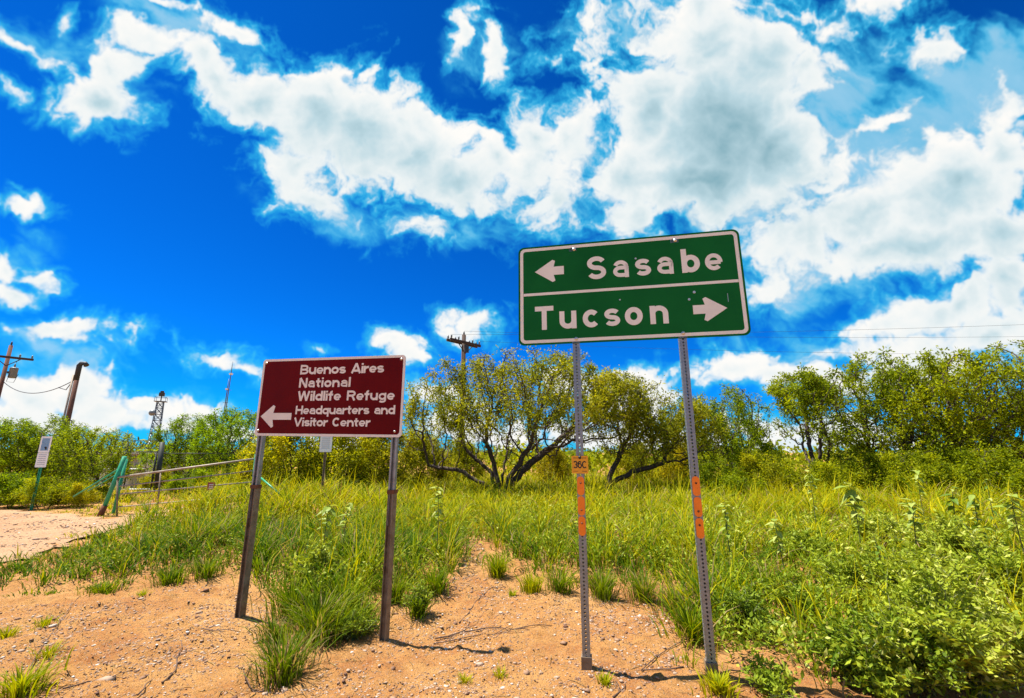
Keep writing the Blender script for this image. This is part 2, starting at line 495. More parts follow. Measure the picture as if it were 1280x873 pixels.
M['cream'] = plain('cream_sheeting', (.82, .76, .70), .5, 0, .06, 8, 0, (.74, .67, .61), spec=.2)
M['yellow'] = plain('marker_yellow', (.80, .36, .006), .45, 0, .1, 12)
M['orange'] = plain('orange_reflector', (.95, .23, .002), .4, 0, .06, 20)
M['black'] = plain('black_ink', (.012, .010, .008), .5, 0, .1, 10)
M['alu'] = plain('bare_aluminium', (.55, .56, .57), .4, .8, .1, 10)
M['bolt'] = plain('bolt_steel', (.60, .58, .55), .35, .8, .1, 40)
M['wood'] = plain('creosoted_pole', (.16, .065, .04), .9, 0, .3, 3, .5, (.09, .035, .02))
M['darkwood'] = plain('dark_pole', (.06, .032, .022), .9, 0, .3, 3, .5)
M['grey'] = plain('transformer_grey', (.16, .19, .20), .5, .3, .1, 5)
M['wire'] = plain('wire', (.03, .035, .045), .6, .2, .1, 5)
M['gate_green'] = plain('green_gate_paint', (.012, .30, .15), .45, 0, .15, 6, .1, (.008, .20, .10))
M['pipe'] = plain('weathered_pipe', (.36, .31, .25), .6, .4, .2, 6, .2, (.24, .17, .12))
M['fence'] = plain('dark_fence_pipe', (.05, .055, .05), .6, .4, .2, 6)
M['tower'] = plain('tower_steel', (.10, .15, .20), .5, .4, .1, 2)
M['shed'] = plain('shed_cladding', (.46, .44, .38), .6, .1, .08, 1.5)
M['shed_roof'] = plain('shed_roof', (.62, .60, .55), .5, .3, .1, 2)
M['tankwhite'] = plain('white_paint', (.75, .74, .70), .5, 0, .06, 3)
M['redsign'] = plain('red_sheeting', (.32, .02, .02), .45, 0, .08, 20)
M['signblue'] = plain('pale_blue_print', (.20, .36, .55), .45, 0, .1, 30)
M['signgrey'] = plain('grey_print', (.42, .45, .50), .5, 0, .1, 60)
M['panelwhite'] = plain('white_panel', (.85, .86, .87), .5, 0, .04, 9)

def soil(name, cols, gravel=.5, scale=1.0):
    m, t, bs = material(name)
    co = t.new('ShaderNodeTexCoord').outputs['Object']
    big = t.noise(co, .55 * scale, 5, .6); mid = t.noise(co, 5.5 * scale, 8, .72); fine = t.noise(co, 70 * scale, 5, .75)
    c = t.ramp(t.math('ADD', t.math('MULTIPLY', big, .6), t.math('MULTIPLY', mid, .4)), [(.36, cols[0]), (.5, cols[1]), (.66, cols[2])])
    vo = t.new('ShaderNodeTexVoronoi'); t.put(vo.inputs['Vector'], co); vo.inputs['Scale'].default_value = 60 * scale
    vs = t.new('ShaderNodeSeparateColor'); t.put(vs.inputs[0], vo.outputs['Color'])
    grain = t.math('MULTIPLY', t.smooth(vs.outputs[0], .70, .80), t.smooth(vo.outputs['Distance'], .36, .26))
    c = t.mix(t.math('MULTIPLY', grain, gravel), c, t.ramp(vs.outputs[1], [(0, (.18, .10, .06)), (.5, (.40, .30, .21)), (1, (.60, .52, .44))]))
    c = t.mix(t.smooth(fine, .3, .75, .0, .45), c, cols[3])
    v2 = t.new('ShaderNodeTexVoronoi'); t.put(v2.inputs['Vector'], co); v2.inputs['Scale'].default_value = 125 * scale
    v2s = t.new('ShaderNodeSeparateColor'); t.put(v2s.inputs[0], v2.outputs['Color'])
    grit = t.math('MULTIPLY', t.smooth(v2s.outputs[0], .45, .6), t.smooth(v2.outputs['Distance'], .48, .30))
    c = t.mix(t.math('MULTIPLY', grit, .7), c, t.ramp(v2s.outputs[1], [(0, (.13, .055, .025)), (.45, (.36, .19, .08)), (.8, (.55, .37, .2)), (1, (.66, .56, .44))]))
    grain = t.math('ADD', grain, t.math('MULTIPLY', grit, .6))
    t.put(bs.inputs['Base Color'], c)
    bs.inputs['Roughness'].default_value = .95; bs.inputs['Specular IOR Level'].default_value = .15
    b = t.new('ShaderNodeBump'); b.inputs['Strength'].default_value = 1.0; b.inputs['Distance'].default_value = .045
    hh = t.math('ADD', t.math('MULTIPLY', mid, .8), t.math('ADD', t.math('MULTIPLY', fine, .35), t.math('MULTIPLY', grain, .3)))
    t.put(b.inputs['Height'], hh); t.put(bs.inputs['Normal'], b.outputs[0])
    return m
M['soil'] = soil('red_sandy_soil', [(.27, .09, .028), (.43, .215, .068), (.54, .315, .118), (.32, .135, .040)])
M['road'] = soil('pale_gravel', [(.38, .20, .10), (.46, .28, .155), (.52, .34, .20), (.40, .21, .11)], .6)
M['pebble'] = foliage('pebbles', [(0, (.14, .07, .045)), (.35, (.30, .18, .11)), (.7, (.42, .31, .23)), (1, (.62, .56, .50))], 0.0, .8, .2)

# ================================================================== the ground
def axis(lo, hi, step, far):
    a = np.arange(lo, hi + 1e-6, step)
    left = [lo - d for d in far]; right = [hi + d for d in far]
    return np.array(sorted(left) + a.tolist() + right)
FAR = [.5, 1.2, 2.2, 3.6, 5.5, 8, 12, 18, 28, 45, 75, 130, 240, 500, 1200, 3000]
gx_ = axis(-8, 8, .04, FAR); gy_ = axis(1.6, 9.0, .04, FAR)
GX, GY = np.meshgrid(gx_, gy_)
near = sstep(GY, 10, 8) * sstep(np.abs(GX), 9, 7.5) * sstep(GY, .5, 1.5)
rough_ = fbm2((GX / .8).astype(np.float32), (GY / .6).astype(np.float32), 5, .55, 301) * .030
rough_ += np.abs(fbm2((GX / .35 + GY * .5).astype(np.float32), (GY / .22).astype(np.float32), 4, .6, 411)) * .026
clods = np.maximum(fbm2((GX / .16).astype(np.float32), (GY / .16).astype(np.float32), 3, .6, 511) - .25, 0) * .06
GZ = height(GX, GY) + near * (rough_ + clods - .012)
for (cx, cy) in ((.524, 3.55), (1.328, 3.389), (-2.524, 4.575), (-1.073, 4.237)):
    k = gauss(GX, GY, cx, cy, .16)
    GZ = GZ * (1 - k) + k * (height(cx, cy) + .012) + .022 * gauss(GX, GY, cx + .03, cy - .02, .09)      # soil heaped round the post
ny, nx = GX.shape
idx = np.arange(ny * nx).reshape(ny, nx)
GF = np.stack([idx[:-1, :-1], idx[:-1, 1:], idx[1:, 1:], idx[1:, :-1]], -1).reshape(-1, 4)
ground = link('ground', mesh_np('ground', np.stack([GX, GY, GZ], -1).reshape(-1, 3), GF, smooth=True), M['soil'])
tag(ground, kind='structure')

def ground_z(x, y):
    """height of the finished ground (bilinear)"""
    x = np.asarray(x, float); y = np.asarray(y, float)
    i = np.clip(np.searchsorted(gx_, x) - 1, 0, nx - 2); j = np.clip(np.searchsorted(gy_, y) - 1, 0, ny - 2)
    fx = (x - gx_[i]) / (gx_[i + 1] - gx_[i]); fy = (y - gy_[j]) / (gy_[j + 1] - gy_[j])
    return (GZ[j, i] * (1 - fx) + GZ[j, i + 1] * fx) * (1 - fy) + (GZ[j + 1, i] * (1 - fx) + GZ[j + 1, i + 1] * fx) * fy

# gravel track on the left, a sheet just above the soil
ROAD = [(-60, 712), (40, 702), (110, 676), (175, 655), (235, 643), (330, 632), (300, 628), (180, 641), (135, 650), (90, 643), (0, 638), (-120, 637), (-400, 660)]
rp = np.array([ground_at(*q) for q in ROAD])[:, :2]
rx = np.arange(rp[:, 0].min(), rp[:, 0].max(), .16); ry = np.arange(rp[:, 1].min(), rp[:, 1].max(), .16)
RX, RY = np.meshgrid(rx, ry)
rin = inside((RX + .06 * np.sin(RY * 7)).ravel(), (RY + .06 * np.sin(RX * 5)).ravel(), [tuple(q) for q in rp]).reshape(RX.shape)
RZ = ground_z(RX, RY) + .03 + fbm2((RX / 1.6).astype(np.float32), (RY / .35).astype(np.float32), 4, .55, 640) * .018
idx = np.arange(RX.size).reshape(RX.shape)
RF = np.stack([idx[:-1, :-1], idx[:-1, 1:], idx[1:, 1:], idx[1:, :-1]], -1).reshape(-1, 4)
RF = RF[rin.ravel()[RF].all(1)]
road = link('gravel_track', mesh_np('gravel_track', np.stack([RX, RY, RZ], -1).reshape(-1, 3), RF, smooth=True), M['road'])
tag(road, kind='structure')

# ================================================================== lettering
def arc(cx, cy, rx, ry, a0, a1, n=14):
    return [(cx + rx * math.cos(math.radians(a0 + (a1 - a0) * i / n)), cy + ry * math.sin(math.radians(a0 + (a1 - a0) * i / n))) for i in range(n + 1)]

def glyphs(h, x, w, s):
    """centre lines of the letters: cap height h, x-height x, letter width w, stroke s -> {char: (advance width, [polylines])}"""
    k = s / 2; X = x - k; W_ = w; r = (W_ - s) / 2; c = W_ / 2; my = x / 2; ry = x / 2 - k
    D = h - k
    G = {}
    bowl = arc(c, my, r, ry, 0, 360, 26)
    G['o'] = (W_, [bowl])
    G['c'] = (W_ * .95, [arc(c, my, r, ry, 42, 318, 22)])
    G['e'] = (W_ * .98, [[(k * 1.0, my - .03 * x), (W_ - k * .9, my - .03 * x)], arc(c, my, r, ry, -6, 316, 24)])
    G['a'] = (W_ * .96, [[(W_ * .96 - k, 0), (W_ * .96 - k, x * .62)] + arc(c * .96, X - .30 * x + k * .2, W_ * .48 - k, .30 * x, 0, 158, 12),
                         [(W_ * .96 - k, x * .57)] + arc(c * .90, (x * .57 + k) / 2, W_ * .45 - k, (x * .57 - k) / 2, 90, 270, 14) + [(W_ * .96 - k, k)]])
    sx, sr = W_ * .92, (x - s) / 4
    G['s'] = (sx, [arc(sx / 2, x - k - sr, sx / 2 - k, sr, 25, 270, 16) + arc(sx / 2, k + sr, sx / 2 - k, sr, 90, -155, 16)[1:]])
    cw = W_ * 1.12; cr = (h - s) / 4
    G['S'] = (cw, [arc(cw / 2, h - k - cr, cw / 2 - k, cr, 22, 270, 18) + arc(cw / 2, k + cr, cw / 2 - k, cr, 90, -158, 18)[1:]])
    G['u'] = (W_, [[(k, x), (k, k + r * .95)] + arc(c, k + r * .95, r, r * .95, 180, 360, 14), [(W_ - k, x), (W_ - k, 0)]])
    G['n'] = (W_, [[(W_ - k, 0), (W_ - k, X - r * .95)] + arc(c, X - r * .95, r, r * .95, 0, 180, 14), [(k, 0), (k, x)]])
    G['r'] = (W_ * .68, [[(k, 0), (k, x)], arc(W_ * .68, x * .40, W_ * .68 - k, X - x * .40, 180, 90, 10)])
    G['b'] = (W_, [bowl, [(k, 0), (k, h)]])
    G['d'] = (W_, [bowl, [(W_ - k, 0), (W_ - k, h)]])
    G['q'] = (W_, [bowl, [(W_ - k, x), (W_ - k, -.28 * h)]])
    G['g'] = (W_, [bowl, [(W_ - k, x), (W_ - k, 0)] + arc(c, 0, r, .27 * h - k, 0, -150, 12)])
    G['t'] = (W_ * .66, [[(W_ * .30, h * .93), (W_ * .30, s * 1.2)] + arc(W_ * .30 + s * .75, s * 1.2, s * .75, s * 1.2 - k, 180, 280, 6), [(0, X), (W_ * .64, X)]])
    G['f'] = (W_ * .66, [[(W_ * .30, 0), (W_ * .30, h - s * 1.3)] + arc(W_ * .30 + s * .8, h - s * 1.3, s * .8, s * 1.3 - k, 180, 80, 6), [(0, X), (W_ * .64, X)]])
    G['i'] = (s, [[(k, 0), (k, x)], [(k, h), (k, h - .17 * h)]])
    G['l'] = (s, [[(k, 0), (k, h)]])
    G['T'] = (W_ * 1.12, [[(0, h - k), (W_ * 1.12, h - k)], [(W_ * .56, 0), (W_ * .56, h - s * .5)]])
    bw = W_ * 1.15; q1 = (h - s) / 4
    G['B'] = (bw, [[(k, 0), (k, h)], [(k, h - k), (bw * .5, h - k)] + arc(bw * .52, h - k - q1, bw * .44 - k, q1, 90, -90, 12) + [(k, h / 2)],
                   [(bw * .5, h / 2)] + arc(bw * .54, k + q1, bw * .46 - k, q1, 90, -90, 12) + [(k, k)]])
    G['R'] = (bw * 1.02, [[(k, 0), (k, h)], [(k, h - k), (bw * .5, h - k)] + arc(bw * .54, h - k - q1 * 1.05, bw * .46 - k, q1 * 1.05, 90, -90, 12) + [(k, h - k - q1 * 2.1)],
                          [(bw * .56, h * .47), (bw * .62, h * .45), (bw * .9, 0)]])
    aw = W_ * 1.3
    G['A'] = (aw, [[(k * .9, 0), (aw / 2, h)], [(aw / 2, h), (aw - k * .9, 0)], [(aw * .24, h * .26), (aw * .76, h * .26)]])
    G['V'] = (aw, [[(k * .9, h), (aw / 2, 0)], [(aw / 2, 0), (aw - k * .9, h)]])
    ww = W_ * 1.72
    G['W'] = (ww, [[(k, h), (ww * .27, 0)], [(ww * .27, 0), (ww * .5, h)], [(ww * .5, h), (ww * .73, 0)], [(ww * .73, 0), (ww - k, h)]])
    G['N'] = (bw, [[(k, 0), (k, h)], [(bw - k, 0), (bw - k, h)], [(k * 1.1, h), (bw - k * 1.1, 0)]])
    G['H'] = (bw, [[(k, 0), (k, h)], [(bw - k, 0), (bw - k, h)], [(k, h / 2), (bw - k, h / 2)]])
    G['C'] = (bw, [arc(bw / 2, h / 2, bw / 2 - k, h / 2 - k, 42, 318, 24)])
    G['3'] = (W_, [arc(c, h - k - q1, c - k, q1, 155, -90, 16), arc(c, k + q1, c - k, q1, 90, -155, 16)])
    G['6'] = (W_, [arc(c, k + h * .28, c - k, h * .28, 0, 360, 22), arc(c, h * .5, c - k, h * .5 - k, 180, 40, 12) ])
    G[' '] = (W_ * .62, [])
    return G

def ribbon(mb, line, s, y, thick):
    """a stroke of width s along a centre line in the XZ plane, front at y"""
    pts = [Vector(p) for i, p in enumerate(line) if i == 0 or math.dist(p, line[i - 1]) > 1e-5]; n = len(pts)
    closed = (pts[0] - pts[-1]).length < 1e-6
    L, Rr = [], []
    for i, p in enumerate(pts):
        a = pts[i - 1] if i > 0 else (pts[-2] if closed else None)
        b = pts[i + 1] if i < n - 1 else (pts[1] if closed else None)
        d1 = (p - a).normalized() if a is not None else None
        d2 = (b - p).normalized() if b is not None else None
        if d1 is None: d1 = d2
        if d2 is None: d2 = d1
        nrm = Vector((-(d1.y + d2.y), d1.x + d2.x))
        if nrm.length < 1e-6: nrm = Vector((-d1.y, d1.x))
        nrm.normalize()
        k = s / 2 / max(.5, nrm.dot(Vector((-d1.y, d1.x))))
        L.append(p + nrm * k); Rr.append(p - nrm * k)
    vs = [(q.x, y, q.y) for q in L] + [(q.x, y, q.y) for q in Rr] + [(q.x, y + thick, q.y) for q in L] + [(q.x, y + thick, q.y) for q in Rr]
    fs = []
    for i in range(n - 1):
        fs += [(i, i + 1, n + i + 1, n + i), (2 * n + i, 2 * n + i + 1, i + 1, i), (n + i, n + i + 1, 3 * n + i + 1, 3 * n + i)]
    fs += [(0, n, 3 * n, 2 * n), (n - 1, 3 * n - 1, 4 * n - 1, 2 * n - 1)]
    mb.add(vs, fs)

THINNER = {'a': .80, 'e': .80, 's': .88, 'g': .86, 'B': .9, 'R': .94, 'S': .96}      # crowded letters are cut with a lighter stroke

def write(text, G, s, x0, z0, x1, y, thick, mat, parent, name='lettering', spacing=.3, shear=0.0, tilt=0.0, starts=None):
    """text set from x0 to x1 with its base line on z0"""
    w = sum(G[c][0] for c in text)
    gap = (x1 - x0 - w) / max(1, len(text) - 1)
    x = x0
    for ci, ch in enumerate(text):
        if starts: x = starts[ci]
        mb = MB()
        for li, line in enumerate(G[ch][1]):
            ribbon(mb, [(x + px_, z0 + pz + (x + px_ - x0) * tilt) for px_, pz in line], s * THINNER.get(ch, 1.0), y - .00025 * li, thick)
        if mb.v: mb.build('letter', mat, parent)
        x += G[ch][0] + gap

def round_rect(x0, z0, x1, z1, r, n=6):
    p = []
    for (cx, cz, a) in ((x1 - r, z1 - r, 0), (x0 + r, z1 - r, 90), (x0 + r, z0 + r, 180), (x1 - r, z0 + r, 270)):
        for i in range(n + 1):
            t = math.radians(a + 90 * i / n); p.append((cx + r * math.cos(t), cz + r * math.sin(t)))
    return p

def frame_band(mb, outer, inner, y, thick):
    n = len(outer)
    vs = [(x, y, z) for x, z in outer] + [(x, y, z) for x, z in inner] + [(x, y + thick, z) for x, z in outer] + [(x, y + thick, z) for x, z in inner]
    fs = []
    for i in range(n):
        j = (i + 1) % n
        fs += [(i, j, n + j, n + i), (i, 2 * n + i, 2 * n + j, j), (n + i, n + j, 3 * n + j, 3 * n + i)]
    mb.add(vs, fs)

def arrow(tip, tail, half, barb_x, barb_h, mid, notch):
    """outline of a road-sign arrow along x at height mid; barbs swept back by notch"""
    sgn = 1 if tail > tip else -1
    bt = .018
    neck = barb_x - sgn * notch * .15
    return [(tip, mid), (barb_x - sgn * .004, mid + barb_h), (barb_x + sgn * bt, mid + barb_h - .012), (neck + sgn * .008, mid + half),
            (tail, mid + half), (tail, mid - half), (neck + sgn * .008, mid - half), (barb_x + sgn * bt, mid - barb_h + .012), (barb_x - sgn * .004, mid - barb_h)]

def bolt_head(parent, x, y, z, r=.011, mat='bolt'):
    Mx = Matrix.Rotation(math.pi / 2, 4, 'X')
    return MB().lathe([(r * 1.5, 0), (r * 1.5, .002), (r, .0022), (r * .9, .008), (r * .4, .010)], 10, (x, y, z), Mx).build('bolt', M[mat], parent, True)

def perforated_post(w, z0, z1, pitch=.0254, hole=.0076, x=0.0, y=0.0):
    """square steel tube with a row of round holes up the middle of all four sides"""
    mb = MB(); k = w / 2
    n = int((z1 - z0) / pitch)
    ang = [math.radians(22.5 + 45 * i) for i in range(8)]
    circ = [(hole * math.cos(a), hole * math.sin(a)) for a in ang]
    hp = pitch / 2
    rim = [(k, hp * .42), (k * .42, hp), (-k * .42, hp), (-k, hp * .42), (-k, -hp * .42), (-k * .42, -hp), (k * .42, -hp), (k, -hp * .42)]
    for side in range(4):
        c, s = math.cos(side * math.pi / 2), math.sin(side * math.pi / 2)
        for i in range(n):
            zc = z0 + (i + .5) * pitch
            def P(u, v, d=0): return (x + u * c - (-k + d) * s, y + u * s + (-k + d) * c, zc + v)
            vs = [P(*q) for q in rim] + [P(*q) for q in circ] + [P(*q, .003) for q in circ] + [P(k, hp), P(-k, hp), P(-k, -hp), P(k, -hp)]
            fs = []
            for q in range(8):
                j = (q + 1) % 8
                fs += [(q, j, 8 + j, 8 + q), (8 + q, 8 + j, 16 + j, 16 + q)]
            fs += [(24, 1, 0), (25, 3, 2), (26, 5, 4), (27, 7, 6)]
            mb.add(vs, fs)
    top = z0 + n * pitch
    mb.add([(x - k, y - k, top), (x + k, y - k, top), (x + k, y + k, top), (x - k, y + k, top)], [(0, 1, 2, 3)])
    return mb

# ================================================================== green town sign
gs = empty('green_road_sign', (.524, 3.55, 0), math.radians(-11.34),
           'green guide sign with white Sasabe and Tucson arrows on two perforated steel posts', 'road sign')
GU0, GU1, GZ0, GZ1, FY = -.47, 1.308, 2.358, 3.232, -.040
panel = MB().prism(round_rect(GU0, GZ0, GU1, GZ1, .05), FY, FY + .0025).build('sign_panel', M['green'], gs)
mb = MB(); o_ = round_rect(GU0 + .016, GZ0 + .016, GU1 - .016, GZ1 - .016, .042); i_ = round_rect(GU0 + .042, GZ0 + .042, GU1 - .042, GZ1 - .042, .022)
frame_band(mb, o_, i_, FY - .0012, .001)
mb.build('border', M['white'], panel)
MB().box((GU0 + .044, FY - .0012, 2.785), (GU1 - .044, FY - .0002, 2.808)).build('dividing_line', M['white'], panel)
GG = glyphs(.203, .150, .138, .041)
write('Sasabe', GG, .041, .112, 2.893, 1.163, FY - .0016, .0012, M['white'], panel, starts=[.112, .318, .497, .666, .858, 1.030])
write('Tucson', GG, .041, -.329, 2.484, .729, FY - .0016, .0012, M['white'], panel, starts=[-.331, -.128, .061, .232, .394, .588])
MB().prism(arrow(-.327, -.081, .037, -.172, .100, 2.997, .02), FY - .0016, FY - .0004).build('arrow', M['white'], panel)
MB().prism(arrow(1.160, .912, .036, 1.006, .098, 2.582, .02), FY - .0016, FY - .0004).build('arrow', M['white'], panel)
for (u, z) in ((.01, 3.178), (.826, 3.18), (.003, 2.395), (.823, 2.399)):
    bolt_head(panel, u, FY - .001, z, .010)
for (u, z, r) in ((.507, 3.049, .008), (.363, 2.703, .007), (.933, 2.727, .011), (.891, 2.670, .010)):       # bullet dents, paint chipped to bare metal
    MB().lathe([(r, 0), (r * .8, .0012), (r * .35, .0004)], 9, (u, FY - .0003, z), Matrix.Rotation(math.pi / 2, 4, 'X')).build('bare_dent', M['alu'], panel)
MB().box((1.172, FY - .0008, 2.63), (1.175, FY, 2.70)).build('scratch', M['alu'], panel)
PY_ = -.0085
for (u, zb) in ((0.0, 0.0), (.82, .03)):
    post = perforated_post(.055, zb + .10, 3.19, x=u, y=PY_).build('post', M['galv'], gs)
    for z in (2.38, 3.18):
        MB().box((u - .033, PY_ - .0315, z - .02), (u + .033, PY_ - .0285, z + .02)).build('mounting_bracket', M['galv'], post)
    sl = MB()
    for (a, b) in (((u - .036, PY_ - .036, zb - .25), (u + .036, PY_ - .0285, zb + .115)), ((u - .036, PY_ + .0285, zb - .25), (u + .036, PY_ + .036, zb + .115)),
                   ((u - .036, PY_ - .0284, zb - .25), (u - .0285, PY_ + .0284, zb + .115)), ((u + .0285, PY_ - .0284, zb - .25), (u + .036, PY_ + .0284, zb + .115))):
        sl.box(a, b)
    sl.build('anchor_sleeve', M['rust_post'], gs)
    z_top = 1.30 if u == 0 else 1.31
    for k in range(3):
        zc = z_top - .045 - k * .142
        o = round_rect(u - .026, zc - .068, u + .026, zc + .068, .0255, 6)
        rf = MB().prism(o, PY_ - .0325, PY_ - .0285).build('orange_reflector', M['orange'], post)
        bolt_head(rf, u, PY_ - .033, zc + (.02 if k != 1 else -.03), .005, 'rust')
# yellow milepost-style tag on the left post
tagp = MB().prism(round_rect(-.062, 1.345, .062, 1.475, .006, 3), -.050, -.0485).build('marker_plate', M['yellow'], gs)
tagp['label'] = 'small yellow plate reading 36C'
T6 = glyphs(.054, .04, .032, .0085)
write('36C', T6, .0085, -.050, 1.383, .052, -.0507, .0006, M['black'], tagp)
for z in (1.457, 1.360):
    MB().box((-.05, -.0503, z), (-.016, -.0501, z + .004)).build('faded_print', M['rust'], tagp)
    MB().box((.016, -.0503, z), (.05, -.0501, z + .004)).build('faded_print', M['rust'], tagp)
bolt_head(tagp, 0, -.0505, 1.462, .008, 'black')
MB().box((-.01, -.0485, 1.39), (.01, -.036, 1.42)).build('spacer', M['galv'], tagp)

# ================================================================== brown refuge sign
bs_ = empty('brown_road_sign', (-2.524, 4.575, 0), math.radians(-13.15),
            'dark red-brown sign for Buenos Aires National Wildlife Refuge on two steel posts', 'road sign')
BT = -.018                                            # the panel hangs slightly down to the right
def tiltm(x, z): return (x, z + x * BT)
bpan = MB().prism([tiltm(*q) for q in round_rect(-.036, 1.662, 1.562, 2.436, .035)], FY, FY + .0025).build('sign_panel', M['maroon'], bs_)
mb = MB()
frame_band(mb, [tiltm(*q) for q in round_rect(-.0355, 1.6625, 1.5615, 2.4355, .034)], [tiltm(*q) for q in round_rect(-.012, 1.686, 1.538, 2.412, .030)], FY - .0012, .001)
mb.build('border', M['cream'], bpan)
def bline(text, z, h, x0, x1, xr=.715):
    w = .083 * h / .098
    G = glyphs(h, h * xr, w, h * .215)
    return write(text, G, h * .215, x0, z, x1, FY - .0016, .0012, M['cream'], bpan, tilt=BT)
bline('Buenos Aires', 2.262, .098, .415, 1.343)
bline('National', 2.130, .096, .418, .993)
bline('Wildlife Refuge', 1.998, .096, .416, 1.470)
bline('Headquarters and', 1.866, .084, .410, 1.483)
bline('Visitor Center', 1.750, .084, .404, 1.236)
MB().prism([tiltm(*q) for q in arrow(.012, .368, .033, .152, .112, 1.853, .03)], FY - .0016, FY - .0004).build('arrow', M['cream'], bpan)
for (u, z) in ((.006, 2.398), (1.517, 2.368), (.003, 1.714), (1.490, 1.689)): bolt_head(bpan, u, FY - .001, z, .008)
for (u, zb, zj) in ((.03, 0.0, 1.19), (1.487, -.075, 1.17)):
    w = .019
    up = MB()
    # upper tube is an open channel with a rib, set in a wider socket
    up.box((u - w, -.0365, zj - .3), (u - w + .005, .02, 2.40)).box((u + w - .005, -.0365, zj - .3), (u + w, .02, 2.40)).box((u - w + .0055, -.012, zj - .3), (u + w - .0055, -.006, 2.40))
    up.box((u - w - .011, -.0365, zj), (u - w - .0005, -.032, 2.40)).box((u + w + .0005, -.0365, zj), (u + w + .011, -.032, 2.40))
    post = up.build('post', M['old_post'], bs_)
    lo = MB()
    v = .027
    lo.box((u - v, -.045, zb - .3), (u - v + .006, .028, zj)).box((u + v - .006, -.045, zb - .3), (u + v, .028, zj)).box((u - v + .0065, -.018, zb - .3), (u + v - .0065, -.0125, zj - .002))
    lo.build('socket_post', M['rust_post'], bs_)
    cl = MB().box((u - v - .006, -.050, zj - .03), (u + v + .006, -.0455, zj + .004)).box((u - v - .006, -.0454, zj - .03), (u - v - .0005, .03, zj + .004)).box((u + v + .0005, -.0454, zj - .03), (u + v + .006, .03, zj + .004))
    cl.build('clamp', M['rust'], bs_)

# ================================================================== trees
def colonize(attr, nodes, parents, D, kill, iters, rng, tropism=(0, 0, .05), wobble=.25):
    N = [np.array(p, float) for p in nodes]; P = list(parents)
    A = np.array(attr, float); alive = np.ones(len(A), bool)
    arr = np.array(N)
    d2 = ((A[:, None] - arr[None]) ** 2).sum(2); near_i = d2.argmin(1); near_d = np.sqrt(d2.min(1))
    cnt = np.zeros(len(N), int).tolist()
    for it in range(iters):
        idx = np.where(alive)[0]
        if not len(idx): break
        arr = np.array(N)
        vec = A[idx] - arr[near_i[idx]]; vec /= np.linalg.norm(vec, axis=1)[:, None] + 1e-9
        acc = np.zeros((len(N), 3)); np.add.at(acc, near_i[idx], vec)
        grow = np.unique(near_i[idx])
        new = []
        for g in grow:
            if cnt[g] >= 4: 
                continue
            v = acc[g]; l = np.linalg.norm(v)
            if l < 1e-6: v = rng.randn(3); l = np.linalg.norm(v)
            v = v / l + rng.randn(3) * wobble + np.array(tropism)
            q = arr[g] + v / np.linalg.norm(v) * D
            new.append(q); P.append(int(g)); cnt[g] += 1
        if not new: break
        s0 = len(N); N += new; cnt += [0] * len(new)
        na = np.array(new)
        dd = np.sqrt(((A[idx][:, None] - na[None]) ** 2).sum(2))
        j = dd.argmin(1); m = dd[np.arange(len(idx)), j]
        b = m < near_d[idx]
        near_d[idx[b]] = m[b]; near_i[idx[b]] = j[b] + s0
        alive &= near_d > kill
    return np.array(N), np.array(P)

def branch_mesh(N, P, tip, expo, name, sides=5, rmax=9):
    n = len(N); r = np.zeros(n); kids = np.zeros(n, int)
    for i in range(n):
        if P[i] >= 0: kids[P[i]] += 1
    acc = np.zeros(n)
    order = np.argsort(-np.array([depth(P, i) for i in range(n)])) if False else range(n - 1, -1, -1)
    for i in order:                                   # parents always come before their children
        r[i] = min(rmax, max(tip, acc[i] ** (1 / expo)))
        if P[i] >= 0: acc[P[i]] += r[i] ** expo
    e = np.where(P >= 0)[0]
    a, b = N[P[e]], N[e]
    d = b - a; L = np.linalg.norm(d, axis=1)[:, None] + 1e-9; d = d / L
    ref = np.where(np.abs(d[:, 2:3]) > .9, np.array([[1., 0, 0]]), np.array([[0, 0, 1.]]))
    u = np.cross(d, ref); u /= np.linalg.norm(u, axis=1)[:, None]; v = np.cross(d, u)
    ra = np.minimum(r[P[e]], r[e] * 1.5)[:, None]; rb = r[e][:, None]
    V = []
    for k in range(sides):
        t = 2 * math.pi * k / sides
        o = u * math.cos(t) + v * math.sin(t)
        V.append(a - d * ra * .25 + o * ra); V.append(b + d * rb * .25 + o * rb)
    V = np.stack(V, 1).reshape(-1, 3)
    base = (np.arange(len(e)) * sides * 2)[:, None]
    F = np.concatenate([np.stack([base[:, 0] + 2 * k, base[:, 0] + 2 * ((k + 1) % sides), base[:, 0] + 2 * ((k + 1) % sides) + 1, base[:, 0] + 2 * k + 1], 1) for k in range(sides)])
    return mesh_np(name, V, F, smooth=True), r, kids

def unit(v): return v / (np.linalg.norm(v, axis=-1, keepdims=True) + 1e-9)

def leaves(pos, axis_, length, width, tone, name, rng, fold=.0):
    """one pointed four-sided leaf at every position"""
    n = len(pos)
    axis_ = unit(axis_); side = unit(np.cross(axis_, rng.randn(n, 3)))
    nrm = np.cross(axis_, side)
    L = np.asarray(length).reshape(-1, 1) * np.ones((n, 1)); w = np.asarray(width).reshape(-1, 1) * np.ones((n, 1))
    mid = pos + axis_ * L * .45
    V = np.stack([pos, mid + side * w + nrm * w * fold, pos + axis_ * L, mid - side * w + nrm * w * fold], 1).reshape(-1, 3)
    F = np.arange(n * 4).reshape(n, 4)
    return mesh_np(name, V, F, {'tone': np.repeat(tone, 4)})

def lump(p, s, seed):
    """smooth three-dimensional variation, about 0..1"""
    r = np.random.RandomState(seed); t = np.zeros(len(p))
    for k in range(5):
        w = r.randn(3) * s * (1 + .5 * k); t += np.sin(p @ w + r.rand() * 6.28) / (1 + .4 * k)
    return np.clip(.5 + t * .22, 0, 1)

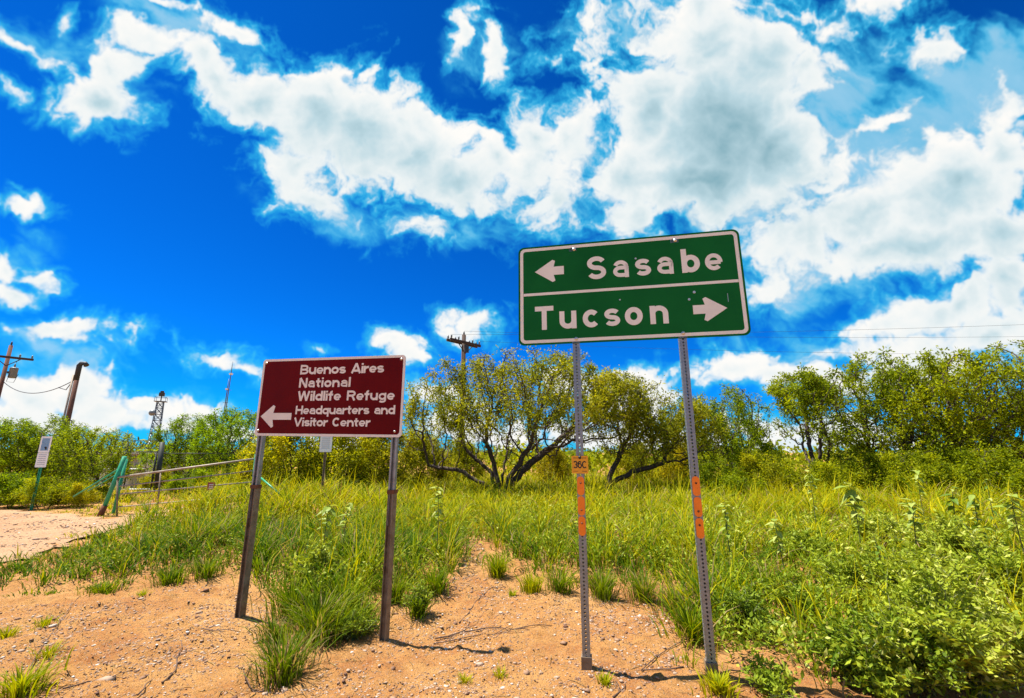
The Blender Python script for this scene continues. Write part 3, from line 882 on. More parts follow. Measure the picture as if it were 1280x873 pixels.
def make_tree(name, seed, crown, trunks, nattr, D, kill, nleaf, leaf, mat, tip=.006, expo=2.25, shell=.5, bare=0.0, sprig=.13, rmax=.2, droop=.25, clump=2.4):
    """crown: list of ellipsoids (centre, radii); trunks: list of polylines from the ground"""
    rng = np.random.RandomState(seed)
    pts = []
    vol = np.array([r[0] * r[1] * r[2] for _, r in crown]); vol /= vol.sum()
    for (c, r), w in zip(crown, vol):
        k = int(nattr * w) + 5
        q = unit(rng.randn(k, 3)) * (rng.rand(k, 1) ** shell)
        pts.append(np.array(c) + q * np.array(r))
    A = np.concatenate(pts); A = A[A[:, 2] > .25]
    A = A[rng.rand(len(A)) < .35 + .65 * (lump(A, 1.6, seed + 3) > .42)]
    nodes, par = [], []
    for tr in trunks:
        tr = [np.array(t, float) for t in tr]
        last = -1
        for a, b in zip(tr[:-1], tr[1:]):
            m = max(1, int(np.linalg.norm(b - a) / D))
            for i in range(m):
                nodes.append(a + (b - a) * i / m + (rng.randn(3) * .02 if last >= 0 else 0)); par.append(last); last = len(nodes) - 1
        nodes.append(tr[-1]); par.append(last)
    N, P = colonize(A, nodes, par, D, kill, 120, rng)
    tm, r, kids = branch_mesh(N, P, tip, expo, name + '_wood', rmax=rmax)
    root = empty(name)
    link('trunk', tm, M['bark'], root)
    thin = np.where((r < tip * 2.6) & (N[:, 2] > .3))[0]
    wgt = lump(N[thin], 2.4, seed + 9) ** clump + .03
    if bare: wgt *= np.clip((N[thin][:, 2] - bare) / 1.0, .05, 1)
    k = rng.choice(thin, nleaf, p=wgt / wgt.sum())
    sd = unit(rng.randn(nleaf, 3)); sd[:, 2] -= droop
    pos = N[k] + sd * (rng.rand(nleaf, 1) * sprig * 1.6) + rng.randn(nleaf, 3) * .02
    ax = sd + rng.randn(nleaf, 3) * .5
    tone = np.clip(.25 + .5 * lump(N[k], 1.4, seed + 21) + rng.randn(nleaf) * .16, 0, 1)
    link('crown', leaves(pos, ax, leaf[0] * (.6 + .8 * rng.rand(nleaf)), leaf[1] * (.6 + .8 * rng.rand(nleaf)), tone, name + '_leaves', rng), mat, root)
    return root

def place(root, px, y, label, cat, group=None, rz=0.0, sc=1.0, tint=(1, 1, 1), sz=None, first=False, py=None):
    """put a tree (or a copy of it) on the ground below picture column px at distance y"""
    p = at_depth(px, 560, y)
    o = root if first else copy_tree(root)
    o.location = (p[0], p[1], float(ground_z(p[0], p[1])) - .03)
    o.rotation_euler = (0, 0, rz); o.scale = (sc, sc, sz or sc)
    for c in o.children: c.color = (*tint, 1)
    return tag(o, label, cat, group)

# the open mesquite behind the signs: several dark stems fanning out low down
t_main = make_tree('mesquite_tree', 3, [((.5, 0, 3.1), (3.9, 2.6, 2.0)), ((-1.8, 0, 2.5), (2.0, 1.7, 1.3)), ((1.2, 0, 4.0), (2.4, 1.6, 1.15)), ((3.1, .3, 3.2), (2.1, 1.5, 1.3)), ((3.7, .2, 2.5), (1.6, 1.3, 1.1))],
                   [[(0, 0, -.2), (-.05, 0, .5), (-.25, .1, 1.25), (-.5, .1, 1.9)], [(.12, 0, -.2), (.3, 0, .5), (.75, 0, 1.05), (1.45, .1, 1.6)],
                    [(.05, .1, -.2), (.05, .1, .7), (.2, .2, 1.5)], [(-.1, 0, -.2), (-.35, -.1, .45), (-1.2, -.1, .95), (-2.3, -.1, 1.15)], [(.05, -.1, -.2), (.3, -.3, .8), (.9, -.5, 1.7)], [(-.05, .1, -.2), (-.3, .2, .9), (-1.1, .3, 1.6)]],
                   3700, .13, .19, 40000, (.095, .019), M['mesq'], tip=.0075, expo=2.08, shell=.40, bare=1.7, rmax=.20)
place(t_main, 626, 15.0, 'open spreading mesquite with dark branching stems, half behind the green sign', 'tree', first=True)
t_low = make_tree('mesquite_tree', 14, [((2.0, 0, 2.5), (2.2, 1.8, 1.5)), ((3.1, 0, 2.2), (1.6, 1.3, 1.3)), ((1.2, 0, 3.3), (1.6, 1.3, 1.1))],
                  [[(0, 0, -.2), (.55, 0, .55), (1.3, 0, .95), (2.3, 0, 1.2)], [(.4, 0, .4), (.7, 0, 1.2), (1.1, .1, 1.9)]],
                  1900, .13, .19, 24000, (.095, .019), M['mesq'], tip=.0075, expo=2.08, shell=.42, bare=1.2, rmax=.13)
place(t_low, 742, 15.6, 'leaning mesquite with a low dark limb arching right, behind the right sign post', 'tree', first=True)

t_a = make_tree('mesquite_tree', 21, [((0, 0, 3.0), (2.1, 1.8, 1.7)), ((-.7, 0, 2.0), (1.6, 1.5, 1.3)), ((.9, 0, 1.6), (1.5, 1.4, 1.2))],
                [[(0, 0, -.2), (-.1, 0, .6), (-.35, 0, 1.4)], [(.1, 0, -.2), (.3, 0, .7), (.75, 0, 1.5)], [(0, .1, -.2), (0, .15, .9)]],
                1500, .15, .21, 19000, (.100, .022), M['dense'], tip=.0095, expo=2.1, shell=.42, bare=.6, rmax=.12)
t_b = make_tree('mesquite_tree', 33, [((0, 0, 2.9), (2.5, 2.0, 1.6)), ((1.0, 0, 1.7), (1.7, 1.6, 1.2)), ((-1.2, 0, 1.6), (1.5, 1.4, 1.2))],
                [[(0, 0, -.2), (.1, 0, .7), (.5, 0, 1.5)], [(-.1, 0, -.2), (-.4, 0, .7), (-1.0, .1, 1.4)]],
                1500, .15, .21, 21000, (.100, .022), M['dense'], tip=.0095, expo=2.1, shell=.42, rmax=.12)
t_c2 = make_tree('mesquite_tree', 39, [((-.9, 0, 3.5), (1.1, 1.1, .9)), ((.7, 0, 3.7), (1.2, 1.1, .9)), ((1.5, 0, 2.6), (.8, .8, .8)), ((-1.6, 0, 2.2), (.7, .8, .7))],
                 [[(0, 0, -.2), (-.3, 0, .9), (-.7, 0, 2.0)], [(.1, 0, -.2), (.25, 0, 1.0), (.5, 0, 2.2)], [(.15, 0, -.2), (.6, 0, .9), (1.2, 0, 1.8)], [(-.1, 0, -.2), (-.6, 0, .8), (-1.3, 0, 1.6)]],
                 1100, .14, .2, 14000, (.100, .021), M['dense'], tip=.0095, expo=2.1, shell=.42, bare=1.6, rmax=.09)
t_c = make_tree('desert_shrub', 45, [((0, 0, .85), (1.25, 1.1, .85)), ((.5, 0, .6), (1.2, 1.1, .6))],
                [[(0, 0, -.1), (0, 0, .3)], [(.1, 0, -.1), (.3, 0, .35)], [(-.1, 0, -.1), (-.35, 0, .3)]],
                700, .11, .16, 17000, (.07, .017), M['dense'], tip=.005, shell=.45, rmax=.05)
t_d = make_tree('desert_shrub', 58, [((0, 0, 1.2), (1.2, 1.1, 1.2)), ((.2, .1, 1.9), (.8, .7, .7))],
                [[(0, 0, -.1), (0, 0, .5)], [(.08, 0, -.1), (.35, 0, .6)], [(-.1, 0, -.1), (-.4, 0, .5)]],
                800, .12, .17, 16000, (.075, .018), M['mesq'], tip=.005, shell=.45, rmax=.05)

# trees on the right
RT = 'mesquites along the right'
place(t_a, 918, 17.0, 'thin-crowned mesquite just right of the green sign', 'tree', RT, .4, .80, (.85, 1.0, .8), .86, first=True)
place(t_c2, 1018, 16.2, 'mesquite with sky gaps between its bare lower stems, right of centre', 'tree', RT, 1.3, 1.0, (.95, 1.0, .8), 1.0, first=True)
place(t_a, 1118, 16.0, 'tall mesquite with fine twigs above the others, right of the gap', 'tree', RT, 2.4, 1.0, (1.0, 1.05, .8), 1.10)
place(t_b, 1195, 15.5, 'broad dense yellow-green mesquite near the right edge', 'tree', RT, 3.6, 1.0, (1.05, 1.08, .7), 1.14, first=True)
place(t_a, 1290, 15.0, 'dense mesquite cut off by the right edge of the picture', 'tree', RT, 5.0, 1.02, (1.05, 1.08, .75), 1.12)
# low brush under them
LB = 'low brush at the edge of the grass'
for i, (px, y, s, rz, tint, lab) in enumerate((
        (893, 14.2, .80, 0, (.95, 1.05, .9), 'rounded low bush behind the right sign post'),
        (950, 14.8, .95, 1, (1.1, 1.0, .8), 'low bush under the thin-crowned mesquite'),
        (1015, 14.0, .80, 2, (1.1, 1.1, .7), 'low yellow-green bush under the gap between mesquites'),
        (1075, 14.6, .95, 3, (1.0, 1.0, .8), 'low bush at the foot of the tall mesquite'),
        (1140, 13.8, .95, 4, (1.05, 1.05, .7), 'low olive bush between the tall and the broad mesquite'),
        (1205, 13.6, 1.0, 5, (.9, .95, .7), 'dark low bush under the broad mesquite'),
        (1268, 13.2, 1.05, 6, (1.05, 1.05, .7), 'low bush at the right edge under the last mesquite'))):
    place(t_c, px, y, lab, 'bush', LB, rz, s, tint, first=(i == 0))
# brush behind the mesquite and between the signs
BB = 'brush behind the open mesquite'
for i, (px, y, s, rz, tint, lab) in enumerate((
        (352, 13.2, .95, .3, (1.25, 1.2, .35), 'bright yellow-green bush behind the left half of the brown sign'),
        (425, 14.0, .98, 1.2, (1.2, 1.2, .4), 'yellow-green bush behind the right half of the brown sign'),
        (478, 15.0, 1.05, 2.0, (1.1, 1.05, .8), 'grey-green bush right beside the brown sign'),
        (528, 17.0, .95, 2.9, (1.1, 1.05, .8), 'thin bush left of the open mesquite'),
        (580, 19.5, .85, 3.3, (1.12, 1.1, .5), 'bush behind the left limbs of the open mesquite'),
        (690, 19.0, .72, 4.1, (1.3, 1.08, .5), 'bush seen under the open mesquite left of the 36C post'),
        (790, 19.0, .78, 5.0, (1.12, 1.1, .5), 'bush seen under the leaning mesquite'),
        (850, 18.5, .80, 5.7, (1.2, 1.05, .6), 'bush behind the right sign post'))):
    place(t_d, px, y, lab, 'bush', BB, rz, s, tint, first=(i == 0))
# trees on the left beyond the track
LT = 'mesquites beyond the track'
for (proto, px, y, s, sz, rz, tint, lab) in (
        (t_b, -12, 14.8, .62, .62, .5, (.8, 1.0, .8), 'dark green mesquite at the left edge below the transformer pole'),
        (t_a, 62, 15.5, .66, .60, 1.6, (.9, 1.05, .7), 'dark mesquite behind the blue and white notice on the left'),
        (t_b, 118, 15.0, .58, .55, 2.8, (1.0, 1.1, .7), 'rounded green mesquite left of the green gate post'),
        (t_a, 236, 21.0, .78, .70, 3.9, (.85, 1.1, .6), 'green mesquite behind the gate, shorter left one'),
        (t_b, 292, 20.5, .80, .80, 4.6, (.8, 1.1, .6), 'tall green mesquite behind the gate beside the brown sign')):
    place(proto, px, y, lab, 'tree', LT, rz, s, tint, sz)
for (px, y, s, rz, tint, lab) in (
        (5, 12.9, .62, .2, (1.0, 1.1, .7), 'low bush at the far edge of the track by the left edge'),
        (72, 12.9, .55, 1.1, (1.1, 1.1, .6), 'low bush right of the blue and white notice post'),
        (30, 13.2, .62, 2.1, (.8, 1.0, .7), 'low bush behind the blue and white notice post'),
        (108, 13.0, .45, 2.8, (1.3, 1.1, .5), 'small bush at the track edge left of the green gate post'),
        (250, 16.5, .60, 3.1, (.9, 1.1, .6), 'low bush behind the gate bars'),
        (300, 15.5, .62, 4.3, (1.2, 1.15, .5), 'low bush behind the gate next to the brown sign post'),
        (205, 18.5, .55, 5.2, (1.3, 1.15, .4), 'low bush at the foot of the dark fence post')):
    place(t_c, px, y, lab, 'bush', 'low brush beyond the track', rz, s, tint)

# ================================================================== grass
def blades(pos, hgt, lean_dir, lean, width, tone, rng):
    n = len(pos)
    side = np.stack([-lean_dir[:, 1], lean_dir[:, 0], np.zeros(n)], 1)
    tw = rng.randn(n) * .7
    side = side * np.cos(tw)[:, None] + lean_dir * np.sin(tw)[:, None]
    up = np.array([0, 0, 1.0])
    def at(t):
        return pos + up * (hgt * (t - lean * .42 * t ** 2.4))[:, None] + lean_dir * (hgt * lean * t ** 2.0)[:, None]
    w = width[:, None]
    p0, p1, p2, p3 = at(0), at(.4), at(.75), at(1)
    V = np.stack([p0 - side * w * .8, p0 + side * w * .8, p1 - side * w, p1 + side * w, p2 - side * w * .7, p2 + side * w * .7, p3], 1).reshape(-1, 3)
    b = (np.arange(n) * 7)[:, None]
    F = np.concatenate([b + np.array(t) for t in ((0, 1, 3), (0, 3, 2), (2, 3, 5), (2, 5, 4), (4, 5, 6))])
    return V, F, np.repeat(tone, 7)

FIELD = [(-40, 748), (0, 742), (60, 750), (130, 740), (200, 722), (250, 716), (290, 714), (330, 732), (352, 760), (385, 800), (430, 802), (455, 760), (480, 742), (520, 742), (556, 730), (576, 702), (584, 664),
         (604, 664), (612, 708), (640, 716), (690, 724), (730, 730), (790, 738), (832, 742), (846, 775), (862, 812), (876, 840), (905, 800), (960, 800), (1010, 840), (1060, 900), (1400, 900),
         (1400, 578), (252, 578), (262, 632), (235, 643), (175, 655), (110, 676), (40, 702), (-40, 712)]
FIELD2 = [(-200, 637), (0, 638), (90, 643), (135, 650), (180, 641), (260, 632), (330, 632), (330, 585), (-200, 585)]

def grass_field(n_clump, per, polys, seed, hscale=1.0, yr=(3.2, 19), name='grass'):
    rng = np.random.RandomState(seed)
    y = np.sqrt(rng.rand(n_clump * 3) * (yr[1] ** 1.55 - yr[0] ** 1.55) + yr[0] ** 1.55)
    y = (rng.rand(n_clump * 3) * (yr[1] ** 1.1 - yr[0] ** 1.1) + yr[0] ** 1.1) ** (1 / 1.1)
    x = (rng.rand(len(y)) * 2 - 1) * (y * 1.28 + 1)
    px, py = to_px(np.stack([x, y, ground_z(x, y)], 1))
    ok = np.zeros(len(x), bool)
    jx, jy = px + rng.randn(len(px)) * 5, py + rng.randn(len(px)) * 4
    for p in polys: ok |= inside(jx, jy, p)
    x, y, px, py = x[ok][:n_clump], y[ok][:n_clump], px[ok][:n_clump], py[ok][:n_clump]
    m = len(x)
    ln = fbm2((x / 1.6).astype(np.float32), (y / 1.6).astype(np.float32), 3, .5, seed + 5)
    ch = (.36 + .16 * ln + .10 * rng.rand(m)) * hscale
    edge = np.ones(m)
    for (ex, ey) in ((0, 14), (-10, 10), (10, 10)):   # clumps at the margin of the bare soil are shorter
        e = np.zeros(m, bool)
        for p in polys: e |= inside(px + ex, py + ey, p)
        edge *= np.where(e, 1, .72)
    ch *= np.clip(.34 + .66 * sstep(px, 40, 270) + .5 * sstep(py, 700, 640) * 0, .3, 1)   # low growth beside the track
    ch *= edge * np.clip(1 + .25 * (y - 6) / 8, .8, 1.3)
    greener = np.clip(.5 - x / 9, 0, 1) * sstep(y, 11, 6)
    ct = np.clip(.60 + .20 * ln + .13 * sstep(y, 6, 12) - .05 - .42 * greener + rng.randn(m) * .17, .16, 1)
    right = sstep(px, 860, 1000)
    ch = ch * (1 + .22 * sstep(y, 8, 12))
    nb = np.clip(per * (1.25 - .04 * y) * (1 - .55 * right * (y < 8)), 4, per * 2).astype(int)
    ci = np.repeat(np.arange(m), nb); n = len(ci)
    a = rng.rand(n) * 2 * np.pi; rad = np.abs(rng.randn(n)) * .085 * (1 + y[ci] * .05)
    pos = np.stack([x[ci] + rad * np.cos(a), y[ci] + rad * np.sin(a), np.zeros(n)], 1)
    pos[:, 2] = ground_z(pos[:, 0], pos[:, 1]) - .01
    a2 = a + rng.randn(n) * .8
    ld = np.stack([np.cos(a2), np.sin(a2), np.zeros(n)], 1)
    h = ch[ci] * (.45 + .75 * rng.rand(n)); lean = np.clip(.25 + .55 * rng.rand(n) + rad * 1.2, .1, 1.1)
    tone = np.clip(ct[ci] - .04 + rng.randn(n) * .20, .14, 1)
    dry = rng.rand(n) < (.09 + .10 * (edge[ci] < .9))
    tone = np.where(dry, rng.rand(n) * .1, tone)
    seed_ = rng.rand(n) < .016                        # a few stalks stand above the rest with pale seed heads
    h = np.where(seed_, ch[ci] * 1.45, h); lean = np.where(seed_, .12 + .15 * rng.rand(n), lean); tone = np.where(seed_, .85 + .15 * rng.rand(n), tone)
    V, F, T = blades(pos, h, ld, lean, (.0036 + .00045 * y[ci]) * (.7 + .6 * rng.rand(n)), tone, rng)
    o = link(name, mesh_np(name, V, F, {'tone': T}), M['grass'])
    return o
gr = grass_field(6200, 24, [FIELD], 5, 1.22, (3.2, 25))
tag(gr, 'tall yellow-green grass covering the field behind the signs', 'grass', kind='stuff')
gr2 = grass_field(1000, 20, [FIELD2], 9, .8, (10.5, 22), 'verge_grass')
tag(gr2, 'short yellow-green grass beyond the gravel track around the gate', 'grass', kind='stuff')

def tuft(px, py, n, h, spread, tones, label, cat='grass tuft', group=None, width=.004, seed=0, lean=.6, name='grass_tuft'):
    rng = np.random.RandomState(1000 + seed)
    g = ground_at(px, py)
    a = rng.rand(n) * 2 * np.pi; rad = np.abs(rng.randn(n)) * spread * .4
    pos = np.stack([rad * np.cos(a), rad * np.sin(a), np.zeros(n)], 1)
    gz = float(ground_z(g[0], g[1]))
    pos[:, 2] = ground_z(g[0] + pos[:, 0], g[1] + pos[:, 1]) - gz - .005
    a2 = a + rng.randn(n) * .5
    ld = np.stack([np.cos(a2), np.sin(a2), np.zeros(n)], 1)
    tone = np.clip(tones[0] + (tones[1] - tones[0]) * rng.rand(n), 0, 1)
    V, F, T = blades(pos, h * (.4 + .7 * rng.rand(n)), ld, np.clip(lean * (.4 + rng.rand(n)), .05, 1.2), width * (.6 + .7 * rng.rand(n)), tone, rng)
    o = link(name, mesh_np(name, V, F, {'tone': T}), M['grass'], loc=(g[0], g[1], gz))
    return tag(o, label, cat, group)

tuft(352, 848, 460, .34, .24, (.0, .5), 'dry grey-green grass clump nearest the camera below the brown sign', seed=1, width=.0035)
tuft(395, 800, 520, .46, .30, (.05, .7), 'big grass clump between the two posts of the brown sign', seed=2)
tuft(428, 772, 420, .46, .28, (.16, .65), 'tall grass clump left of the right brown-sign post', seed=3)
tuft(366, 768, 420, .42, .28, (.10, .55), 'grass clump right of the left brown-sign post', seed=4)
tuft(522, 772, 180, .26, .14, (.15, .5), 'small bushy weed clump on the sand right of the brown sign', seed=5)
tuft(664, 742, 300, .22, .16, (.5, .95), 'yellow grass tuft on the sand left of the 36C post', seed=6, lean=.5)
tuft(622, 722, 260, .34, .14, (.3, .8), 'green grass tuft at the right side of the sandy path', seed=7)
tuft(580, 850, 90, .06, .08, (.6, 1), 'tiny yellow tuft on the sand at the bottom centre', seed=8, width=.0025)
tuft(625, 846, 80, .06, .07, (.6, 1), 'tiny yellow tuft on the sand left of the 36C post base', seed=9, width=.0025)
tuft(757, 856, 60, .08, .05, (.5, .9), 'tiny green tuft right of the 36C post base', seed=10, width=.004)
tuft(640, 745, 60, .09, .06, (.4, .9), 'very small tuft between path and yellow tuft', seed=11)
tuft(900, 868, 200, .14, .14, (.5, .95), 'bright green tuft at the foot of the right sign post', seed=12, width=.005)
tuft(865, 800, 220, .34, .16, (.1, .6), 'grass clump leaning on the right sign post', seed=13)
tuft(178, 745, 90, .10, .10, (.45, .9), 'small yellow tuft on the bank left of the brown sign', seed=14, width=.003)
tuft(55, 782, 110, .09, .12, (.5, .9), 'small yellow-green tuft on the sand at far left', seed=15, width=.003)
tuft(60, 818, 110, .10, .12, (.5, .9), 'small tuft on the sand above the bottom left weed', seed=16, width=.003)
tuft(8, 795, 120, .12, .12, (.5, .9), 'small tuft cut by the left edge of the picture', seed=17, width=.003)
tuft(25, 868, 260, .20, .22, (.35, .9), 'leafy yellow-green weed in the bottom left corner', seed=18, width=.004)

for k_, (px, py, n_, h_, sp_, tn_, lab_) in enumerate((
    (212, 728, 260, .26, .22, (.1, .5), 'dark green clump at the grass edge left of the brown sign'),
    (256, 722, 280, .30, .22, (.05, .55), 'green clump with dry blades beside the left brown-sign post'),
    (128, 742, 200, .15, .22, (.2, .7), 'low green clump on the bank below the track'),
    (492, 756, 300, .36, .20, (.08, .6), 'grass clump just right of the right brown-sign post'),
    (543, 742, 280, .34, .20, (.1, .6), 'grass clump at the left side of the sandy path'),
    (700, 742, 220, .30, .18, (.05, .6), 'grass clump left of the 36C post at the sand edge'),
    (752, 748, 260, .34, .20, (.08, .6), 'grass clump right of the 36C post at the sand edge'),
    (806, 750, 280, .36, .22, (.05, .65), 'grass clump midway between the two green-sign posts'),
    (448, 790, 300, .36, .22, (.05, .65), 'ragged clump at the foot of the right brown-sign post'),
    (342, 800, 200, .26, .18, (.0, .4), 'straw-coloured clump between the brown-sign posts'),
    (845, 770, 240, .32, .18, (.0, .5), 'dry mixed clump left of the right green-sign post'))):
    tuft(px, py, n_, h_, sp_, tn_, lab_, seed=40 + k_, width=.0042)

# ================================================================== leafy shrubs and weeds
def leafy_shrub(px, py, H, R, nst, nleaf, leaf, tones, label, seed, group=None, tint=(1, 1, 1), depth=None, mat='shrub'):
    rng = np.random.RandomState(2000 + seed)
    g = ground_at(px, py)
    gz = float(ground_z(g[0], g[1]))
    nleaf = int(nleaf * .85); leaf = (leaf[0] * 1.12, leaf[1] * .92)
    root = empty('leafy_shrub', (g[0], g[1], gz), 0, label, 'shrub', group)
    mb = MB(); P_, D_ = [], []
    for i in range(nst):
        a = rng.rand() * 2 * math.pi; o = R * (.25 + .75 * rng.rand()); hh = H * (.55 + .45 * rng.rand()) * (1.1 - .35 * o / R)
        pts = [Vector((math.cos(a) * o * t ** 1.3 + rng.randn() * .02, math.sin(a) * o * t ** 1.3 + rng.randn() * .02, -.03 + hh * (1.25 * t - .25 * t * t * (1 + o / R)))) for t in np.linspace(0, 1, 6)]
        mb.tube(pts, [.007, .006, .005, .004, .003, .0015], 4, False)
        for j in range(5):
            t = .35 + .6 * rng.rand(); k = min(4, int(t * 5)); q = pts[k].lerp(pts[k + 1], t * 5 - k)
            dd = Vector((rng.randn(), rng.randn(), .5 + rng.rand())).normalized() * (H * (.12 + .18 * rng.rand()))
            mb.tube([q, q + dd * .6 + Vector((0, 0, .01)), q + dd], [.003, .002, .001], 3, False)
            for s in np.linspace(.15, 1.05, 9): P_.append(q + dd * s); D_.append(dd)
        for s in np.linspace(.3, 1, 12):
            k = min(4, int(s * 5)); P_.append(pts[k].lerp(pts[k + 1], s * 5 - k)); D_.append(pts[k + 1] - pts[k])
    mb.build('stem', M['stem'], root)
    P_ = np.array([tuple(p) for p in P_]); D_ = unit(np.array([tuple(d) for d in D_]))
    k = rng.randint(0, len(P_), nleaf)
    ax = unit(rng.randn(nleaf, 3) * np.array([1, 1, .55])) + D_[k] * .6 + np.array([0, 0, .05])
    pos = P_[k] + rng.randn(nleaf, 3) * .012
    tone = np.clip(tones[0] + (tones[1] - tones[0]) * (.6 * rng.rand(nleaf) + .4 * lump(P_[k], 6, seed)), 0, 1)
    f = link('foliage', leaves(pos, ax, leaf[0] * (.5 + .8 * rng.rand(nleaf)), leaf[1] * (.6 + .7 * rng.rand(nleaf)), tone, 'shrub_foliage', rng, .25), M[mat], root)
    f.color = (*tint, 1)
    return root

SG = 'leafy shrubs in the right foreground'
for (px, py, H, R, ns, nl, leaf, tn, lab, sd) in (
    (1225, 868, .80, .62, 60, 11500, (.042, .010), (.35, 1), 'big pale leafy shrub in the bottom right corner', 1),
    (1130, 862, .56, .46, 42, 7500, (.040, .010), (.2, .9), 'dense leafy shrub left of the corner shrub', 2),
    (1060, 850, .34, .28, 24, 3600, (.036, .009), (.1, .6), 'bright green small-leaved shrub in the right foreground', 3),
    (1160, 780, .72, .56, 46, 8200, (.048, .011), (.4, 1), 'pale leafy shrub behind the dense foreground shrub', 4),
    (1270, 770, .82, .58, 44, 8000, (.048, .012), (.4, 1), 'pale shrub at the right edge above the corner shrub', 5),
    (1075, 760, .62, .46, 36, 5400, (.045, .011), (.3, .95), 'pale leafy shrub in the middle of the right foreground', 6),
    (1000, 770, .42, .36, 26, 3600, (.042, .010), (.2, .85), 'shrub between right sign post and the pale shrubs', 7),
    (935, 792, .42, .30, 26, 3600, (.040, .007), (.15, .7), 'fine-leaved shrub right beside the right sign post', 8),
    (1195, 720, .78, .55, 34, 5200, (.055, .013), (.4, 1), 'shrub behind the pale shrubs below the dark tall weed', 9),
    (1010, 705, .50, .45, 28, 3600, (.05, .012), (.3, .9), 'shrub among the grass right of the right sign post', 10),
    (1100, 690, .66, .5, 30, 4200, (.055, .013), (.45, 1), 'yellowish shrub among the grass in the right middle ground', 11),
    (960, 868, .20, .22, 16, 1500, (.035, .008), (.3, .8), 'small green shrub at the bottom edge right of the sign post', 12),
    (1110, 872, .26, .24, 18, 2000, (.04, .011), (.3, .9), 'small broad-leaved shrub at the bottom edge on the right', 13)):
    leafy_shrub(px, py, H, R, ns, nl, leaf, tn, lab, sd, SG)
leafy_shrub(398, 745, .62, .34, 24, 2600, (.05, .014), (.35, 1), 'leafy weed bush with pale leaves amid grass under the brown sign', 20)
leafy_shrub(440, 800, .34, .22, 20, 2400, (.032, .006), (.2, .8), 'fine-leaved bush at the foot of the right brown-sign post', 21)
leafy_shrub(523, 770, .34, .16, 16, 1500, (.036, .006), (.2, .8), 'upright bushy weed on the sand right of the brown sign', 22)

# broad-leaved tall weeds: stem and every leaf a piece
def leaf_mesh(name, L, w):
    xs = [0, .12, .35, .65, 1.0]; ws = [.06, .75, 1.0, .6, 0.0]
    vs, fs = [], []
    for x, ww in zip(xs, ws):
        z = -.28 * x * x * L
        vs += [(x * L, -w * ww, z + .12 * w * ww * 2), (x * L, 0, z), (x * L, w * ww, z + .12 * w * ww * 2)]
    for i in range(4):
        a = i * 3; fs += [(a, a + 1, a + 4, a + 3), (a + 1, a + 2, a + 5, a + 4)]
    me = bpy.data.meshes.new(name); me.from_pydata(vs, [], fs)
    at_ = me.attributes.new('tone', 'FLOAT', 'POINT')
    return me
LEAVES = []
for i, (L, w, tn) in enumerate(((.10, .026, .9), (.13, .034, .7), (.09, .024, 1.0), (.12, .030, .25))):
    me = leaf_mesh('broad_leaf', L, w)
    me.attributes['tone'].data.foreach_set('value', np.full(len(me.vertices), tn, np.float32))
    me.materials.append(M['broad']); LEAVES.append(me)

def tall_weed(px, py, H, nl, label, seed, lift=0.0, sc=1.0, dark=False, group='tall broad-leaved weeds', y=None):
    rng = random.Random(3000 + seed)
    g = ground_at(px, py) if y is None else at_depth(px, 600, y)
    gz = float(ground_z(g[0], g[1]))
    root = empty('tall_weed', (g[0], g[1], gz), rng.random() * 6, label, 'weed', group)
    bend = rng.uniform(-.06, .06)
    P_ = lambda t: Vector((bend * t * t, .03 * math.sin(3 * t), H * t - .03))
    MB().tube([P_(t) for t in np.linspace(0, 1, 7)], [.008, .0075, .007, .006, .005, .004, .002], 6).build('stem', M['stem'], root)
    for i in range(nl):
        t = (.38 + .62 * (i + .5) / nl) if dark else (.42 + .58 * ((i + .5) / nl) ** .55)
        o = bpy.data.objects.new('leaf', LEAVES[3] if dark and rng.random() < .6 else LEAVES[rng.randrange(3)])
        COL.objects.link(o); o.parent = root
        o.location = P_(t)
        o.rotation_euler = (rng.uniform(-.3, .3), rng.uniform(-.5, .6), i * 2.4 + rng.uniform(-.4, .4))
        k = sc * (1.25 - .55 * t if dark else .55 + .55 * t) * rng.uniform(.8, 1.15)
        o.scale = (k, k, k)
    return root
for (px, y, H, nl, sc, dark, lab) in (
    (549, 6.6, .95, 16, .95, False, 'tall broad-leaved weed with whitish leaves left of the sandy path'),
    (1187, 6.4, .98, 18, 1.1, True, 'tall weed with dark lower leaves in the right middle ground'),
    (1212, 6.5, .92, 15, 1.1, True, 'thin-stemmed tall weed close to the dark weed on the right'),
    (1060, 6.4, .96, 18, 1.25, False, 'broad-leaved weed below the gap between the mesquites'),
    (1010, 8.0, 1.05, 12, .9, False, 'slim broad-leaved weed left of the gap between the mesquites'),
    (905, 6.0, .78, 14, .8, False, 'tall weed right beside the orange reflectors of the right post'),
    (968, 5.3, .70, 16, .75, False, 'leafy weed in the grass a little right of the right post'),
    (1132, 5.6, .86, 20, .9, False, 'bushy tall weed in front of the pale shrubs on the right'),
    (1148, 8.6, 1.12, 12, .9, False, 'slender tall weed in front of the tall mesquite'),
    (1262, 5.8, .92, 18, 1.0, False, 'tall weed with pale leaves near the right edge'),
    (1235, 7.8, 1.0, 12, .8, True, 'thin dark weed standing back from the right edge'),
    (1085, 5.0, .62, 14, .7, True, 'short dark weed rising from the pale shrubs'),
    (415, 5.9, .80, 16, .8, False, 'whitish broad-leaved weed in the grass under the brown sign'),
    (437, 6.3, .78, 12, .8, False, 'pale broad-leaved weed left of the right brown-sign post')):
    tall_weed(px, 0, H * 1.08, int(nl * 1.5), lab, px, sc=sc * 1.35, dark=dark, y=y)

